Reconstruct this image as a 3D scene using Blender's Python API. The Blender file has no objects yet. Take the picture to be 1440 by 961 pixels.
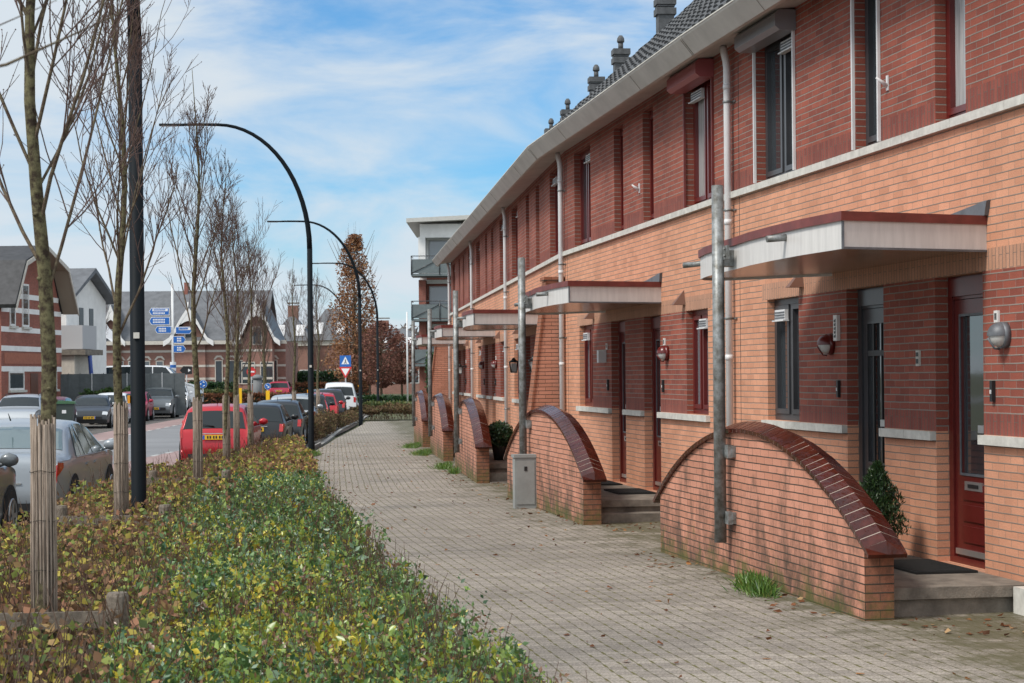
import bpy, bmesh, math, random
import numpy as np
from mathutils import Vector, Matrix, noise
rng = random.Random(7)
nrng = np.random.default_rng(11)
sc = bpy.context.scene
COL = sc.collection
R = math.radians
# ------------------------------------------------------------------ camera
cam_d = bpy.data.cameras.new("Camera"); cam = bpy.data.objects.new("Camera", cam_d); COL.objects.link(cam)
cam_d.sensor_width = 36; cam_d.lens = 67.5; cam_d.shift_y = 0.0333
cam_d.clip_start = 0.1; cam_d.clip_end = 3000
cam.matrix_world = Matrix.Translation((0, 0, 1.75)) @ Matrix.Rotation(R(0.5), 4, 'Y') @ Matrix.Rotation(R(90), 4, 'X')
cam_d.dof.use_dof = True; cam_d.dof.focus_distance = 22; cam_d.dof.aperture_fstop = 11
sc.camera = cam
sc.render.resolution_x = 1024; sc.render.resolution_y = 683
# ------------------------------------------------------------------ world / sun
SUN_EL, SUN_AZ = 50, -125          # azimuth measured from +Y towards +X: behind the camera, on the left
w = bpy.data.worlds.new("World"); sc.world = w; w.use_nodes = True
nt = w.node_tree; nt.nodes.clear()
def N(t, kind, **kw):
    n = t.nodes.new(kind)
    for k, v in kw.items(): setattr(n, k, v)
    return n
def _sock(t, a, b): t.links.new(a, b)
out = N(nt, 'ShaderNodeOutputWorld'); bg = N(nt, 'ShaderNodeBackground'); bg.inputs['Strength'].default_value = 0.11
sky = N(nt, 'ShaderNodeTexSky', sky_type='NISHITA', sun_disc=False)
sky.sun_elevation = R(SUN_EL); sky.sun_rotation = R(SUN_AZ); sky.air_density = 1.0; sky.dust_density = 0.3; sky.ozone_density = 2.2
tc = N(nt, 'ShaderNodeTexCoord')
mp = N(nt, 'ShaderNodeMapping'); mp.inputs['Scale'].default_value = (4.0, 4.0, 15.0); mp.inputs['Rotation'].default_value = (0, R(-13), 0)
mp.inputs['Location'].default_value = (2.3, 0.4, 0.9)
n1 = N(nt, 'ShaderNodeTexNoise'); n1.inputs['Scale'].default_value = 1.5; n1.inputs['Detail'].default_value = 9; n1.inputs['Roughness'].default_value = 0.58; n1.inputs['Distortion'].default_value = 0.55
n2 = N(nt, 'ShaderNodeTexNoise'); n2.inputs['Scale'].default_value = 0.55; n2.inputs['Detail'].default_value = 3
sep = N(nt, 'ShaderNodeSeparateXYZ')
cr = N(nt, 'ShaderNodeValToRGB'); cr.color_ramp.elements[0].position = 0.44; cr.color_ramp.elements[1].position = 0.76; cr.color_ramp.interpolation = 'EASE'
add = N(nt, 'ShaderNodeMath', operation='ADD'); mul = N(nt, 'ShaderNodeMath', operation='MULTIPLY_ADD')
mr = N(nt, 'ShaderNodeMapRange'); mr.inputs['From Min'].default_value = 0.0; mr.inputs['From Max'].default_value = -0.32; mr.inputs['To Min'].default_value = 0.0; mr.inputs['To Max'].default_value = 0.13
mix = N(nt, 'ShaderNodeMix', data_type='RGBA'); mix.inputs['B'].default_value = (5.0, 5.35, 5.75, 1)
L = nt.links
L.new(tc.outputs['Generated'], mp.inputs['Vector']); L.new(mp.outputs[0], n1.inputs['Vector']); L.new(mp.outputs[0], n2.inputs['Vector'])
L.new(tc.outputs['Generated'], sep.inputs[0]); L.new(sep.outputs['X'], mr.inputs['Value'])
L.new(n1.outputs['Fac'], mul.inputs[0]); mul.inputs[1].default_value = 0.7
m3 = N(nt, 'ShaderNodeMath', operation='MULTIPLY'); m3.inputs[1].default_value = 0.42; L.new(n2.outputs['Fac'], m3.inputs[0])
L.new(m3.outputs[0], mul.inputs[2]); L.new(mul.outputs[0], add.inputs[0]); L.new(mr.outputs[0], add.inputs[1])
hor = N(nt, 'ShaderNodeMapRange'); hor.inputs['From Min'].default_value = 0.10; hor.inputs['From Max'].default_value = 0.0; hor.inputs['To Min'].default_value = 0; hor.inputs['To Max'].default_value = 0.10
L.new(sep.outputs['Z'], hor.inputs['Value']); add2 = N(nt, 'ShaderNodeMath', operation='ADD'); L.new(add.outputs[0], add2.inputs[0]); L.new(hor.outputs[0], add2.inputs[1])
bk = N(nt, 'ShaderNodeMapRange'); bk.inputs['From Min'].default_value = 0.75; bk.inputs['From Max'].default_value = -0.1; bk.inputs['To Min'].default_value = 0; bk.inputs['To Max'].default_value = 0.26  # extra cloud added out of view behind the camera, for white fill light
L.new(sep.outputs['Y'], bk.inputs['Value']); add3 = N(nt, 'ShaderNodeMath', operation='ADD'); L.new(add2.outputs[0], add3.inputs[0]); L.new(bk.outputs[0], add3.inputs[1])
L.new(add3.outputs[0], cr.inputs['Fac']); L.new(cr.outputs['Color'], mix.inputs['Factor'])
gam = N(nt, 'ShaderNodeMix', data_type='RGBA', blend_type='MULTIPLY'); gam.inputs['Factor'].default_value = 1; gam.inputs['B'].default_value = (0.42, 0.76, 1.0, 1)
bs = N(nt, 'ShaderNodeMapRange'); bs.inputs['From Min'].default_value = 0.80; bs.inputs['From Max'].default_value = 0.0; bs.inputs['To Min'].default_value = 1.0; bs.inputs['To Max'].default_value = 1.45  # clouds brightened towards the sides and rear to strengthen that fill light
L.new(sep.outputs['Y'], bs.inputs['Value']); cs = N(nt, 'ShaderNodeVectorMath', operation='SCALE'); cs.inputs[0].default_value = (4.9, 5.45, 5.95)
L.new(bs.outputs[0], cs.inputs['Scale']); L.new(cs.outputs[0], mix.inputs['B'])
L.new(sky.outputs[0], gam.inputs['A']); L.new(gam.outputs['Result'], mix.inputs['A'])
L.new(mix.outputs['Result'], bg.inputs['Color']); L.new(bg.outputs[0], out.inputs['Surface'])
sd = bpy.data.lights.new("Sun", 'SUN'); sd.energy = 2.5; sd.angle = R(14); sd.color = (1.0, 0.94, 0.86)
so = bpy.data.objects.new("Sun", sd); COL.objects.link(so)
sdir = Vector((math.sin(R(SUN_AZ)) * math.cos(R(SUN_EL)), math.cos(R(SUN_AZ)) * math.cos(R(SUN_EL)), math.sin(R(SUN_EL))))
so.rotation_euler = sdir.to_track_quat('Z', 'Y').to_euler()
sc.view_settings.view_transform = 'Standard'; sc.view_settings.look = 'None'; sc.view_settings.gamma = 1; sc.view_settings.use_curve_mapping = False
sc.view_settings.exposure = 0.36
# ------------------------------------------------------------------ materials
MATS = {}
def mat(name, col=(.5, .5, .5), rough=.6, metal=0.0, spec=.5, var=0.0, vscale=6.0, bump=0.0, bscale=40.0, coat=0.0, emit=None, col2=None, coord='Object', stretch=None):
    if name in MATS: return MATS[name]
    m = bpy.data.materials.new(name); m.use_nodes = True; t = m.node_tree
    b = t.nodes['Principled BSDF']
    b.inputs['Base Color'].default_value = (*col, 1); b.inputs['Roughness'].default_value = rough; b.inputs['Metallic'].default_value = metal
    b.inputs['Specular IOR Level'].default_value = spec; b.inputs['Coat Weight'].default_value = coat; b.inputs['Coat Roughness'].default_value = 0.05
    if var > 0 or bump > 0:
        c = N(t, 'ShaderNodeTexCoord'); vec = c.outputs[coord]
        if stretch:
            q = N(t, 'ShaderNodeMapping'); q.inputs['Scale'].default_value = stretch; t.links.new(vec, q.inputs['Vector']); vec = q.outputs[0]
    if var > 0:
        n = N(t, 'ShaderNodeTexNoise'); n.inputs['Scale'].default_value = vscale; n.inputs['Detail'].default_value = 6; n.inputs['Roughness'].default_value = .65
        t.links.new(vec, n.inputs['Vector'])
        r = N(t, 'ShaderNodeValToRGB'); r.color_ramp.elements[0].position = .33; r.color_ramp.elements[1].position = .68
        c2 = col2 if col2 else tuple(x * (1 - var) for x in col)
        r.color_ramp.elements[0].color = (*c2, 1); r.color_ramp.elements[1].color = (*(min(1, x * (1 + var * .5)) for x in col), 1)
        t.links.new(n.outputs['Fac'], r.inputs['Fac']); t.links.new(r.outputs['Color'], b.inputs['Base Color'])
    if bump > 0:
        n = N(t, 'ShaderNodeTexNoise'); n.inputs['Scale'].default_value = bscale; n.inputs['Detail'].default_value = 5
        t.links.new(vec, n.inputs['Vector']); bp = N(t, 'ShaderNodeBump'); bp.inputs['Strength'].default_value = bump; bp.inputs['Distance'].default_value = .02
        t.links.new(n.outputs['Fac'], bp.inputs['Height']); t.links.new(bp.outputs[0], b.inputs['Normal'])
    MATS[name] = m; return m
def brick(name, c1, c2, mortar, bw=.222, rh=.0625, ms=.009, rot=False, stain=None, rough=.85, patch=0.18, vert=0.5):
    if name in MATS: return MATS[name]
    m = bpy.data.materials.new(name); m.use_nodes = True; t = m.node_tree; b = t.nodes['Principled BSDF']; b.inputs['Roughness'].default_value = rough
    b.inputs['Specular IOR Level'].default_value = .25
    uv = N(t, 'ShaderNodeUVMap'); q = N(t, 'ShaderNodeMapping')
    if rot: q.inputs['Rotation'].default_value = (0, 0, R(90))
    t.links.new(uv.outputs[0], q.inputs['Vector'])
    # slightly wobbling courses
    br = N(t, 'ShaderNodeTexBrick'); br.offset = .5; br.offset_frequency = 2; br.squash = 1
    br.inputs['Color1'].default_value = (*c1, 1); br.inputs['Color2'].default_value = (*c2, 1); br.inputs['Mortar'].default_value = (*mortar, 1)
    br.inputs['Scale'].default_value = 1; br.inputs['Mortar Size'].default_value = ms * .30; br.inputs['Mortar Smooth'].default_value = .2
    br.inputs['Bias'].default_value = -.1; br.inputs['Brick Width'].default_value = bw; br.inputs['Row Height'].default_value = rh
    wn = N(t, 'ShaderNodeTexNoise'); wn.inputs['Scale'].default_value = 3.5; wn.inputs['Detail'].default_value = 3; t.links.new(uv.outputs[0], wn.inputs['Vector'])
    wv = N(t, 'ShaderNodeVectorMath', operation='MULTIPLY_ADD'); wv.inputs[1].default_value = (.010, .010, 0); t.links.new(wn.outputs['Color'], wv.inputs[0]); t.links.new(q.outputs[0], wv.inputs[2])
    t.links.new(wv.outputs[0], br.inputs['Vector'])
    sy = N(t, 'ShaderNodeSeparateXYZ'); t.links.new(wv.outputs[0], sy.inputs[0])
    def MM(op, a=None, b_=None, c_=None):
        z_ = N(t, 'ShaderNodeMath', operation=op)
        for i, x in enumerate((a, b_, c_)):
            if x is None: continue
            if isinstance(x, (int, float)): z_.inputs[i].default_value = x
            else: t.links.new(x, z_.inputs[i])
        return z_.outputs[0]
    dj = MM('ABSOLUTE', MM('SUBTRACT', MM('FRACT', MM('DIVIDE', sy.outputs['Y'], rh)), .5))
    jj = N(t, 'ShaderNodeMapRange'); jj.inputs['From Min'].default_value = .5 - .62 * ms / rh; jj.inputs['From Max'].default_value = .5 - .40 * ms / rh; t.links.new(dj, jj.inputs['Value'])
    jfac = MM('MAXIMUM', jj.outputs[0], br.outputs['Fac'])
    mixj = N(t, 'ShaderNodeMix', data_type='RGBA'); mixj.inputs['B'].default_value = (*mortar, 1); t.links.new(jj.outputs[0], mixj.inputs['Factor']); t.links.new(br.outputs['Color'], mixj.inputs['A'])
    n = N(t, 'ShaderNodeTexNoise'); n.inputs['Scale'].default_value = .7; n.inputs['Detail'].default_value = 8; n.inputs['Roughness'].default_value = .7
    t.links.new(uv.outputs[0], n.inputs['Vector'])
    r = N(t, 'ShaderNodeMapRange'); r.inputs['From Min'].default_value = .3; r.inputs['From Max'].default_value = .7; r.inputs['To Min'].default_value = 1 - patch; r.inputs['To Max'].default_value = 1 + patch
    t.links.new(n.outputs['Fac'], r.inputs['Value'])
    f = N(t, 'ShaderNodeTexNoise'); f.inputs['Scale'].default_value = 90; f.inputs['Detail'].default_value = 3; t.links.new(uv.outputs[0], f.inputs['Vector'])
    r2 = N(t, 'ShaderNodeMapRange'); r2.inputs['From Min'].default_value = .3; r2.inputs['From Max'].default_value = .7; r2.inputs['To Min'].default_value = .86; r2.inputs['To Max'].default_value = 1.12
    t.links.new(f.outputs['Fac'], r2.inputs['Value'])
    mm = N(t, 'ShaderNodeMath', operation='MULTIPLY'); t.links.new(r.outputs[0], mm.inputs[0]); t.links.new(r2.outputs[0], mm.inputs[1])
    vm = N(t, 'ShaderNodeVectorMath', operation='SCALE'); t.links.new(mixj.outputs['Result'], vm.inputs[0]); t.links.new(mm.outputs[0], vm.inputs['Scale'])
    colout = vm.outputs[0]
    if stain:
        # dark algae runs and green moss near the foot: dirt of its own shape
        sx = N(t, 'ShaderNodeSeparateXYZ'); t.links.new(uv.outputs[0], sx.inputs[0])
        sm = N(t, 'ShaderNodeMapping'); sm.inputs['Scale'].default_value = (2.1, 1.0, 1); t.links.new(uv.outputs[0], sm.inputs['Vector'])
        sn = N(t, 'ShaderNodeTexNoise'); sn.inputs['Scale'].default_value = 1.2; sn.inputs['Detail'].default_value = 9; sn.inputs['Roughness'].default_value = .78; t.links.new(sm.outputs[0], sn.inputs['Vector'])
        low = N(t, 'ShaderNodeMapRange'); low.inputs['From Min'].default_value = .2; low.inputs['From Max'].default_value = 1.5; low.inputs['To Min'].default_value = .11; low.inputs['To Max'].default_value = -.06
        t.links.new(sx.outputs['Y'], low.inputs['Value'])
        ad = N(t, 'ShaderNodeMath', operation='ADD'); t.links.new(sn.outputs['Fac'], ad.inputs[0]); t.links.new(low.outputs[0], ad.inputs[1])
        # mortar takes more dirt
        ad2 = N(t, 'ShaderNodeMath', operation='MULTIPLY_ADD'); t.links.new(jfac, ad2.inputs[0]); ad2.inputs[1].default_value = .17; t.links.new(ad.outputs[0], ad2.inputs[2])
        rr = N(t, 'ShaderNodeMapRange'); rr.inputs['From Min'].default_value = .50; rr.inputs['From Max'].default_value = .68; rr.inputs['To Max'].default_value = stain; t.links.new(ad2.outputs[0], rr.inputs['Value'])
        mx = N(t, 'ShaderNodeMix', data_type='RGBA'); mx.inputs['B'].default_value = (.055, .045, .035, 1)
        t.links.new(rr.outputs[0], mx.inputs['Factor']); t.links.new(colout, mx.inputs['A'])
        gn = N(t, 'ShaderNodeTexNoise'); gn.inputs['Scale'].default_value = 2.3; gn.inputs['Detail'].default_value = 8; gn.inputs['Roughness'].default_value = .72; t.links.new(uv.outputs[0], gn.inputs['Vector'])
        gl = N(t, 'ShaderNodeMapRange'); gl.inputs['From Min'].default_value = .2; gl.inputs['From Max'].default_value = .75; gl.inputs['To Min'].default_value = .13; gl.inputs['To Max'].default_value = -.16
        t.links.new(sx.outputs['Y'], gl.inputs['Value'])
        ga = N(t, 'ShaderNodeMath', operation='ADD'); t.links.new(gn.outputs['Fac'], ga.inputs[0]); t.links.new(gl.outputs[0], ga.inputs[1])
        gr = N(t, 'ShaderNodeMapRange'); gr.inputs['From Min'].default_value = .52; gr.inputs['From Max'].default_value = .68; gr.inputs['To Max'].default_value = .75; t.links.new(ga.outputs[0], gr.inputs['Value'])
        mg = N(t, 'ShaderNodeMix', data_type='RGBA'); mg.inputs['B'].default_value = (.085, .10, .025, 1)
        t.links.new(gr.outputs[0], mg.inputs['Factor']); t.links.new(mx.outputs['Result'], mg.inputs['A']); colout = mg.outputs['Result']
    t.links.new(colout, b.inputs['Base Color'])
    inv = N(t, 'ShaderNodeMath', operation='SUBTRACT'); inv.inputs[0].default_value = 1; t.links.new(jfac, inv.inputs[1])
    hh = N(t, 'ShaderNodeMath', operation='MULTIPLY_ADD'); t.links.new(f.outputs['Fac'], hh.inputs[0]); hh.inputs[1].default_value = .25; t.links.new(inv.outputs[0], hh.inputs[2])
    bp = N(t, 'ShaderNodeBump'); bp.inputs['Strength'].default_value = .8; bp.inputs['Distance'].default_value = .006
    t.links.new(hh.outputs[0], bp.inputs['Height']); t.links.new(bp.outputs[0], b.inputs['Normal'])
    MATS[name] = m; return m
MORT = (.085, .070, .058)
B_LIGHT = brick('light_brick', (.63, .305, .19), (.52, .245, .15), (.24, .20, .165), patch=.2)
B_LIGHT_S = brick('light_brick_soldier', (.50, .27, .18), (.44, .235, .155), (.20, .16, .13), rot=True, bw=.21, rh=.062)
B_DARK = brick('dark_red_brick', (.30, .088, .060), (.205, .060, .044), (.25, .222, .195), ms=.010, patch=.24)
B_DARK_S = brick('dark_red_brick_soldier', (.26, .078, .058), (.19, .055, .044), (.13, .105, .09), rot=True, bw=.21, rh=.062)
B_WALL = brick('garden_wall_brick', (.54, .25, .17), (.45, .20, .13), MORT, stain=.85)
B_SHADE_COPING = brick('shaded_end_coping_brick', (.34, .14, .085), (.27, .105, .06), MORT, stain=.75)  # garden wall brick with end-face shade painted in; also the dark coping brick
B_OLD = brick('old_red_brick', (.32, .11, .08), (.25, .085, .062), (.22, .18, .15))
B_STATION = brick('station_brick', (.30, .15, .115), (.25, .125, .10), (.22, .18, .15))
STONE = mat('sill_stone', (.56, .545, .50), .8, var=.22, vscale=9, bump=.1)
CONC = mat('concrete', (.20, .175, .145), .85, var=.45, vscale=5, bump=.3, bscale=60)
RED = mat('red_gloss_paint', (.115, .012, .010), .28, var=.15, vscale=8)
REDP = mat('faded_red_paint', (.17, .035, .03), .5, var=.3, vscale=7)
DGREY = mat('anthracite_paint', (.045, .047, .052), .3, var=.15, vscale=8)
WHITE = mat('white_paint', (.72, .71, .69), .45, var=.1, vscale=5)
PANEL = mat('canopy_white_panel', (.63, .61, .59), .38, var=.12, vscale=3, stretch=(6, 6, .7))
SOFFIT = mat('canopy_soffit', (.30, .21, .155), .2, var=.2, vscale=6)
GUTTER = mat('grey_fascia', (.47, .455, .425), .6, var=.16, vscale=2.2)
PVC = mat('pale_grey_pvc', (.66, .66, .665), .45, var=.1, vscale=5)
GALV = mat('galvanised_steel', (.26, .275, .28), .48, metal=.35, var=.42, vscale=14, bump=.05, bscale=60, col2=(.10, .095, .08))
TILE = mat('dark_roof_tile', (.075, .077, .08), .62, var=.4, vscale=9, bump=.15)
GLAZE = mat('glazed_brown_tile', (.070, .013, .007), .15, spec=.35, var=.5, vscale=7, coat=.08, bump=.25, bscale=18)
JOINT = mat('cap_mortar', (.40, .33, .28), .9)
SLATE = mat('slate_roof', (.12, .125, .135), .6, var=.3, vscale=2)
BLACKM = mat('black_plastic', (.012, .012, .013), .45)
RUBBER = mat('rubber_mat', (.012, .013, .013), .95, bump=.3, bscale=150)
LAMPBLACK = mat('lamp_post_paint', (.006, .009, .012), .6, spec=.12, var=.12, vscale=3)
LEAD = mat('lead_flashing', (.13, .14, .155), .5, metal=.2, var=.3, vscale=8)
STEELM = mat('brushed_steel', (.55, .55, .54), .35, metal=.8)
def glass_mat(name, col=(.02, .025, .03), rough=.04, spec=.9):
    if name in MATS: return MATS[name]
    m = mat(name, col, rough, spec=spec, coat=.6, bump=.035, bscale=2.2); return m
GLASS = glass_mat('window_glass', (.035, .042, .048))
GLASSL = glass_mat('window_glass_pale', (.16, .19, .21))
CURTAIN = mat('net_curtain_behind_glass', (.42, .43, .43), .15, spec=.8, coat=.5, var=.35, vscale=4, stretch=(9, 9, .4))
CARGLASS = mat('car_glass', (.014, .019, .021), .06, spec=.5)
CARGLASS2 = glass_mat('car_glass_pale', (.10, .14, .15), .04)
FROST = mat('frosted_lamp_glass', (.5, .5, .48), .35)
# ------------------------------------------------------------------ mesh helper
class MB:
    def __init__(s): s.v = []; s.f = []; s.uv = []; s.m = []; s.sm = []
    def poly(s, pts, uv=None, m=0, smooth=False):
        b = len(s.v); pts = [Vector(p) for p in pts]; s.v += pts; s.f.append(tuple(range(b, b + len(pts))))
        if uv is None:
            n = Vector((0, 0, 0))
            for i in range(len(pts)): n += pts[i].cross(pts[(i + 1) % len(pts)])
            n = n.normalized() if n.length > 1e-12 else Vector((0, 0, 1))
            if abs(n.z) > .75: uv = [(p.x, p.y) for p in pts]
            else:
                h = Vector((-n.y, n.x, 0)).normalized()
                if abs(h.x) >= abs(h.y): h = h if h.x > 0 else -h
                else: h = h if h.y > 0 else -h
                uv = [(p.dot(h), p.z) for p in pts]
        s.uv.append(uv); s.m.append(m); s.sm.append(smooth); return s
    def box(s, x0, x1, y0, y1, z0, z1, m=0, skip=''):
        if x0 > x1: x0, x1 = x1, x0
        if y0 > y1: y0, y1 = y1, y0
        if z0 > z1: z0, z1 = z1, z0
        F = {'x-': [(x0, y1, z0), (x0, y0, z0), (x0, y0, z1), (x0, y1, z1)], 'x+': [(x1, y0, z0), (x1, y1, z0), (x1, y1, z1), (x1, y0, z1)],
             'y-': [(x0, y0, z0), (x1, y0, z0), (x1, y0, z1), (x0, y0, z1)], 'y+': [(x1, y1, z0), (x0, y1, z0), (x0, y1, z1), (x1, y1, z1)],
             'z-': [(x0, y1, z0), (x1, y1, z0), (x1, y0, z0), (x0, y0, z0)], 'z+': [(x0, y0, z1), (x1, y0, z1), (x1, y1, z1), (x0, y1, z1)]}
        for k, p in F.items():
            if k not in skip: s.poly(p, m=m)
        return s
    def obox(s, c, ax, ay, az, m=0):   # oriented box: centre and three half vectors
        c = Vector(c); ax, ay, az = Vector(ax), Vector(ay), Vector(az)
        P = lambda i, j, k: c + ax * i + ay * j + az * k
        for q in ([(-1, 1, -1), (-1, -1, -1), (-1, -1, 1), (-1, 1, 1)], [(1, -1, -1), (1, 1, -1), (1, 1, 1), (1, -1, 1)], [(-1, -1, -1), (1, -1, -1), (1, -1, 1), (-1, -1, 1)],
                  [(1, 1, -1), (-1, 1, -1), (-1, 1, 1), (1, 1, 1)], [(-1, 1, -1), (1, 1, -1), (1, -1, -1), (-1, -1, -1)], [(-1, -1, 1), (1, -1, 1), (1, 1, 1), (-1, 1, 1)]):
            s.poly([P(*a) for a in q], m=m)
        return s
    def extrude(s, poly, fn, a, b, m=0, cap=True):   # poly of 2D points; fn(u, v, w) -> 3D ; between w=a and w=b
        n = len(poly)
        for i in range(n):
            p, q = poly[i], poly[(i + 1) % n]
            s.poly([fn(*p, a), fn(*q, a), fn(*q, b), fn(*p, b)], m=m)
        if cap:
            s.poly([fn(*p, a) for p in poly][::-1], m=m); s.poly([fn(*p, b) for p in poly], m=m)
        return s
    def tube(s, path, rad, n=8, m=0, cap=True, smooth=True):
        path = [Vector(p) for p in path]
        if not hasattr(rad, '__len__'): rad = [rad] * len(path)
        rings = []; up = None
        for i, p in enumerate(path):
            d = (path[min(i + 1, len(path) - 1)] - path[max(i - 1, 0)])
            d = d.normalized() if d.length > 1e-9 else Vector((0, 0, 1))
            if up is None:
                up = Vector((1, 0, 0)) if abs(d.x) < .9 else Vector((0, 1, 0))
            a = (up - d * up.dot(d)).normalized(); b2 = d.cross(a); up = a
            base = len(s.v)
            for k in range(n):
                t = 2 * math.pi * k / n; s.v.append(p + (a * math.cos(t) + b2 * math.sin(t)) * rad[i])
            rings.append(base)
        L = 0
        for i in range(len(path) - 1):
            l = (path[i + 1] - path[i]).length
            for k in range(n):
                k2 = (k + 1) % n
                s.f.append((rings[i] + k, rings[i] + k2, rings[i + 1] + k2, rings[i + 1] + k))
                s.uv.append([(k / n, L), ((k + 1) / n, L), ((k + 1) / n, L + l), (k / n, L + l)]); s.m.append(m); s.sm.append(smooth)
            L += l
        if cap:
            for base, rev in ((rings[0], True), (rings[-1], False)):
                idx = [base + k for k in range(n)]
                if rev: idx = idx[::-1]
                s.f.append(tuple(idx)); s.uv.append([(0, 0)] * n); s.m.append(m); s.sm.append(False)
        return s
    def sphere(s, c, r, nu=10, nv=6, m=0, squash=(1, 1, 1), z0=-1, z1=1):
        c = Vector(c); grid = []
        for j in range(nv + 1):
            zz = z0 + (z1 - z0) * j / nv; ph = math.asin(max(-1, min(1, zz)))
            ring = []
            for i in range(nu):
                t = 2 * math.pi * i / nu
                s.v.append(c + Vector((math.cos(t) * math.cos(ph) * squash[0], math.sin(t) * math.cos(ph) * squash[1], math.sin(ph) * squash[2])) * r); ring.append(len(s.v) - 1)
            grid.append(ring)
        for j in range(nv):
            for i in range(nu):
                i2 = (i + 1) % nu
                s.f.append((grid[j][i], grid[j][i2], grid[j + 1][i2], grid[j + 1][i])); s.uv.append([(0, 0)] * 4); s.m.append(m); s.sm.append(True)
        return s
    def build(s, name, mats, parent=None, loc=None, rot=None):
        if not isinstance(mats, (list, tuple)): mats = [mats]
        me = bpy.data.meshes.new(name)
        me.from_pydata([tuple(v) for v in s.v], [], s.f)
        for mm in mats: me.materials.append(mm)
        ul = me.uv_layers.new(name='UVMap')
        flat = [c for f in s.uv for p in f for c in p]
        ul.data.foreach_set('uv', flat)
        me.polygons.foreach_set('material_index', s.m); me.polygons.foreach_set('use_smooth', s.sm)
        me.update()
        o = bpy.data.objects.new(name, me); COL.objects.link(o)
        if parent: o.parent = parent
        if loc is not None: o.location = loc
        if rot is not None: o.rotation_euler = rot
        return o
def tag(o, label=None, cat=None, group=None, kind=None):
    if label: o['label'] = label
    if cat: o['category'] = cat
    if group: o['group'] = group
    if kind: o['kind'] = kind
    return o
def empty(name, loc, rz=0, label=None, cat=None, group=None):
    o = bpy.data.objects.new(name, None); COL.objects.link(o); o.empty_display_size = .2
    o.location = loc; o.rotation_euler = (0, 0, rz); tag(o, label, cat, group); return o
def copy_thing(o, parent=None):
    c = o.copy(); COL.objects.link(c); c.parent = parent
    for ch in list(o.children): copy_thing(ch, c)
    return c
def lerp_poly(pts, y):
    if y <= pts[0][0]:
        a, b = pts[0], pts[1]
    elif y >= pts[-1][0]: a, b = pts[-2], pts[-1]
    else:
        for a, b in zip(pts, pts[1:]):
            if a[0] <= y <= b[0]: break
    f = (y - a[0]) / (b[0] - a[0]); return a[1] + (b[1] - a[1]) * f
# ------------------------------------------------------------------ layout
S = 10.2
def unitvec(deg): a = R(deg); return Vector((-math.sin(a), math.cos(a), 0))
HEAD = [10.0, 10.0, 9.0, 5.3, 5.3, 5.3]      # headings of units -1, 0, 1, 2, 3, 4
B = {0: Vector((2.48, 21.3, 0))}
B[-1] = B[0] - unitvec(10) * S; B[-2] = B[-1] - unitvec(10) * S
B[1] = B[0] + unitvec(9) * S; B[2] = B[1] + unitvec(5.3) * S; B[3] = B[2] + unitvec(5.3) * S; B[4] = B[3] + unitvec(5.3) * S
HU = {-1: 10, 0: 10, 1: 9, 2: 5.3, 3: 5.3, 4: 5.3}    # unit k ends at B[k]
def uv_frame(k):   # Empty rotation for unit k: local x = away along the row, y = out to the street
    return B[k], R(90 + HU[k])
def upt(k, s, t, z=0):
    d = unitvec(HU[k]); n = Vector((-d.y, d.x, 0)); return B[k] + d * s + n * t + Vector((0, 0, z))
FAC = sorted([(B[k].y, B[k].x) for k in B])
def facx(y): return lerp_poly(FAC, y)
def clamp(v, a, b): return max(a, min(b, v))
def g(y):
    z = -.0057 * (clamp(y, 15, 60) - 15)
    if y > 75: z *= 1 - clamp((y - 75) / 75, 0, 1)
    return z
def zs(x, y): return g(y) - .012 * clamp(facx(y) - x, 0, 6)
KERB = [(-30, .2), (0, -2.9), (10, -4.0), (20, -5.2), (26, -5.75), (45, -5.85), (61, -6.1), (77, -6.95), (100, -7.6), (125, -9.5), (300, -25)]
def XR(y): return lerp_poly(KERB, y)
def XL(y): return XR(y) - 13.5
BEDR = [(-30, 3.6), (0, 1.5), (7.8, .25), (10.5, -.32), (15.5, -1.15), (27, -2.8), (33, -3.35), (42, -4.55), (46, -5.0), (50, -5.3), (64, -5.9), (81, -6.35), (100, -7.2)]
def bedr(y): return lerp_poly(BEDR, y)
def zr(y): return g(y) - .20 if y < 112 else g(y) - .1
# ------------------------------------------------------------------ ground, road, pavement
def strip(name, ys, fns, mats, zfn, uvmode='xy', parent=None):
    """lofted sheet: for each y a list of (x, z) from fns(y); one material index per column"""
    mb = MB()
    for a, b in zip(ys, ys[1:]):
        A, Bq = fns(a), fns(b)
        for i in range(len(A) - 1):
            p = [(A[i][0], a, A[i][1]), (A[i + 1][0], a, A[i + 1][1]), (Bq[i + 1][0], b, Bq[i + 1][1]), (Bq[i][0], b, Bq[i][1])]
            mb.poly(p, uv=[(q[0], q[1]) for q in p])
    return mb.build(name, mats)
YS = [-30, -15, -5] + [i * 3 for i in range(0, 26)] + [80, 85, 90, 95, 100, 106, 112, 112.1, 120, 130, 140, 150, 200, 300, 600, 1500]
SOIL = mat('dark_soil', (.045, .032, .022), .95, var=.5, vscale=3, bump=.6, bscale=30)
GRASSG = mat('rough_grass_ground', (.07, .085, .03), .95, var=.5, vscale=1.3, bump=.5, bscale=20, col2=(.06, .045, .025))
def gsec(y):
    zg = g(y) - .13; lo = zr(y) - .03
    return [(-900, zg), (XL(y) - .16, zg), (XL(y) - .15, lo), (XR(y) + .10, lo), (XR(y) + .11, zg - .02), (facx(y) + .3 if y < 70 else XR(y) + 12, zg - .02), (900, zg - .02)]
tag(strip('ground', YS, gsec, GRASSG, None), kind='structure')
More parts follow.
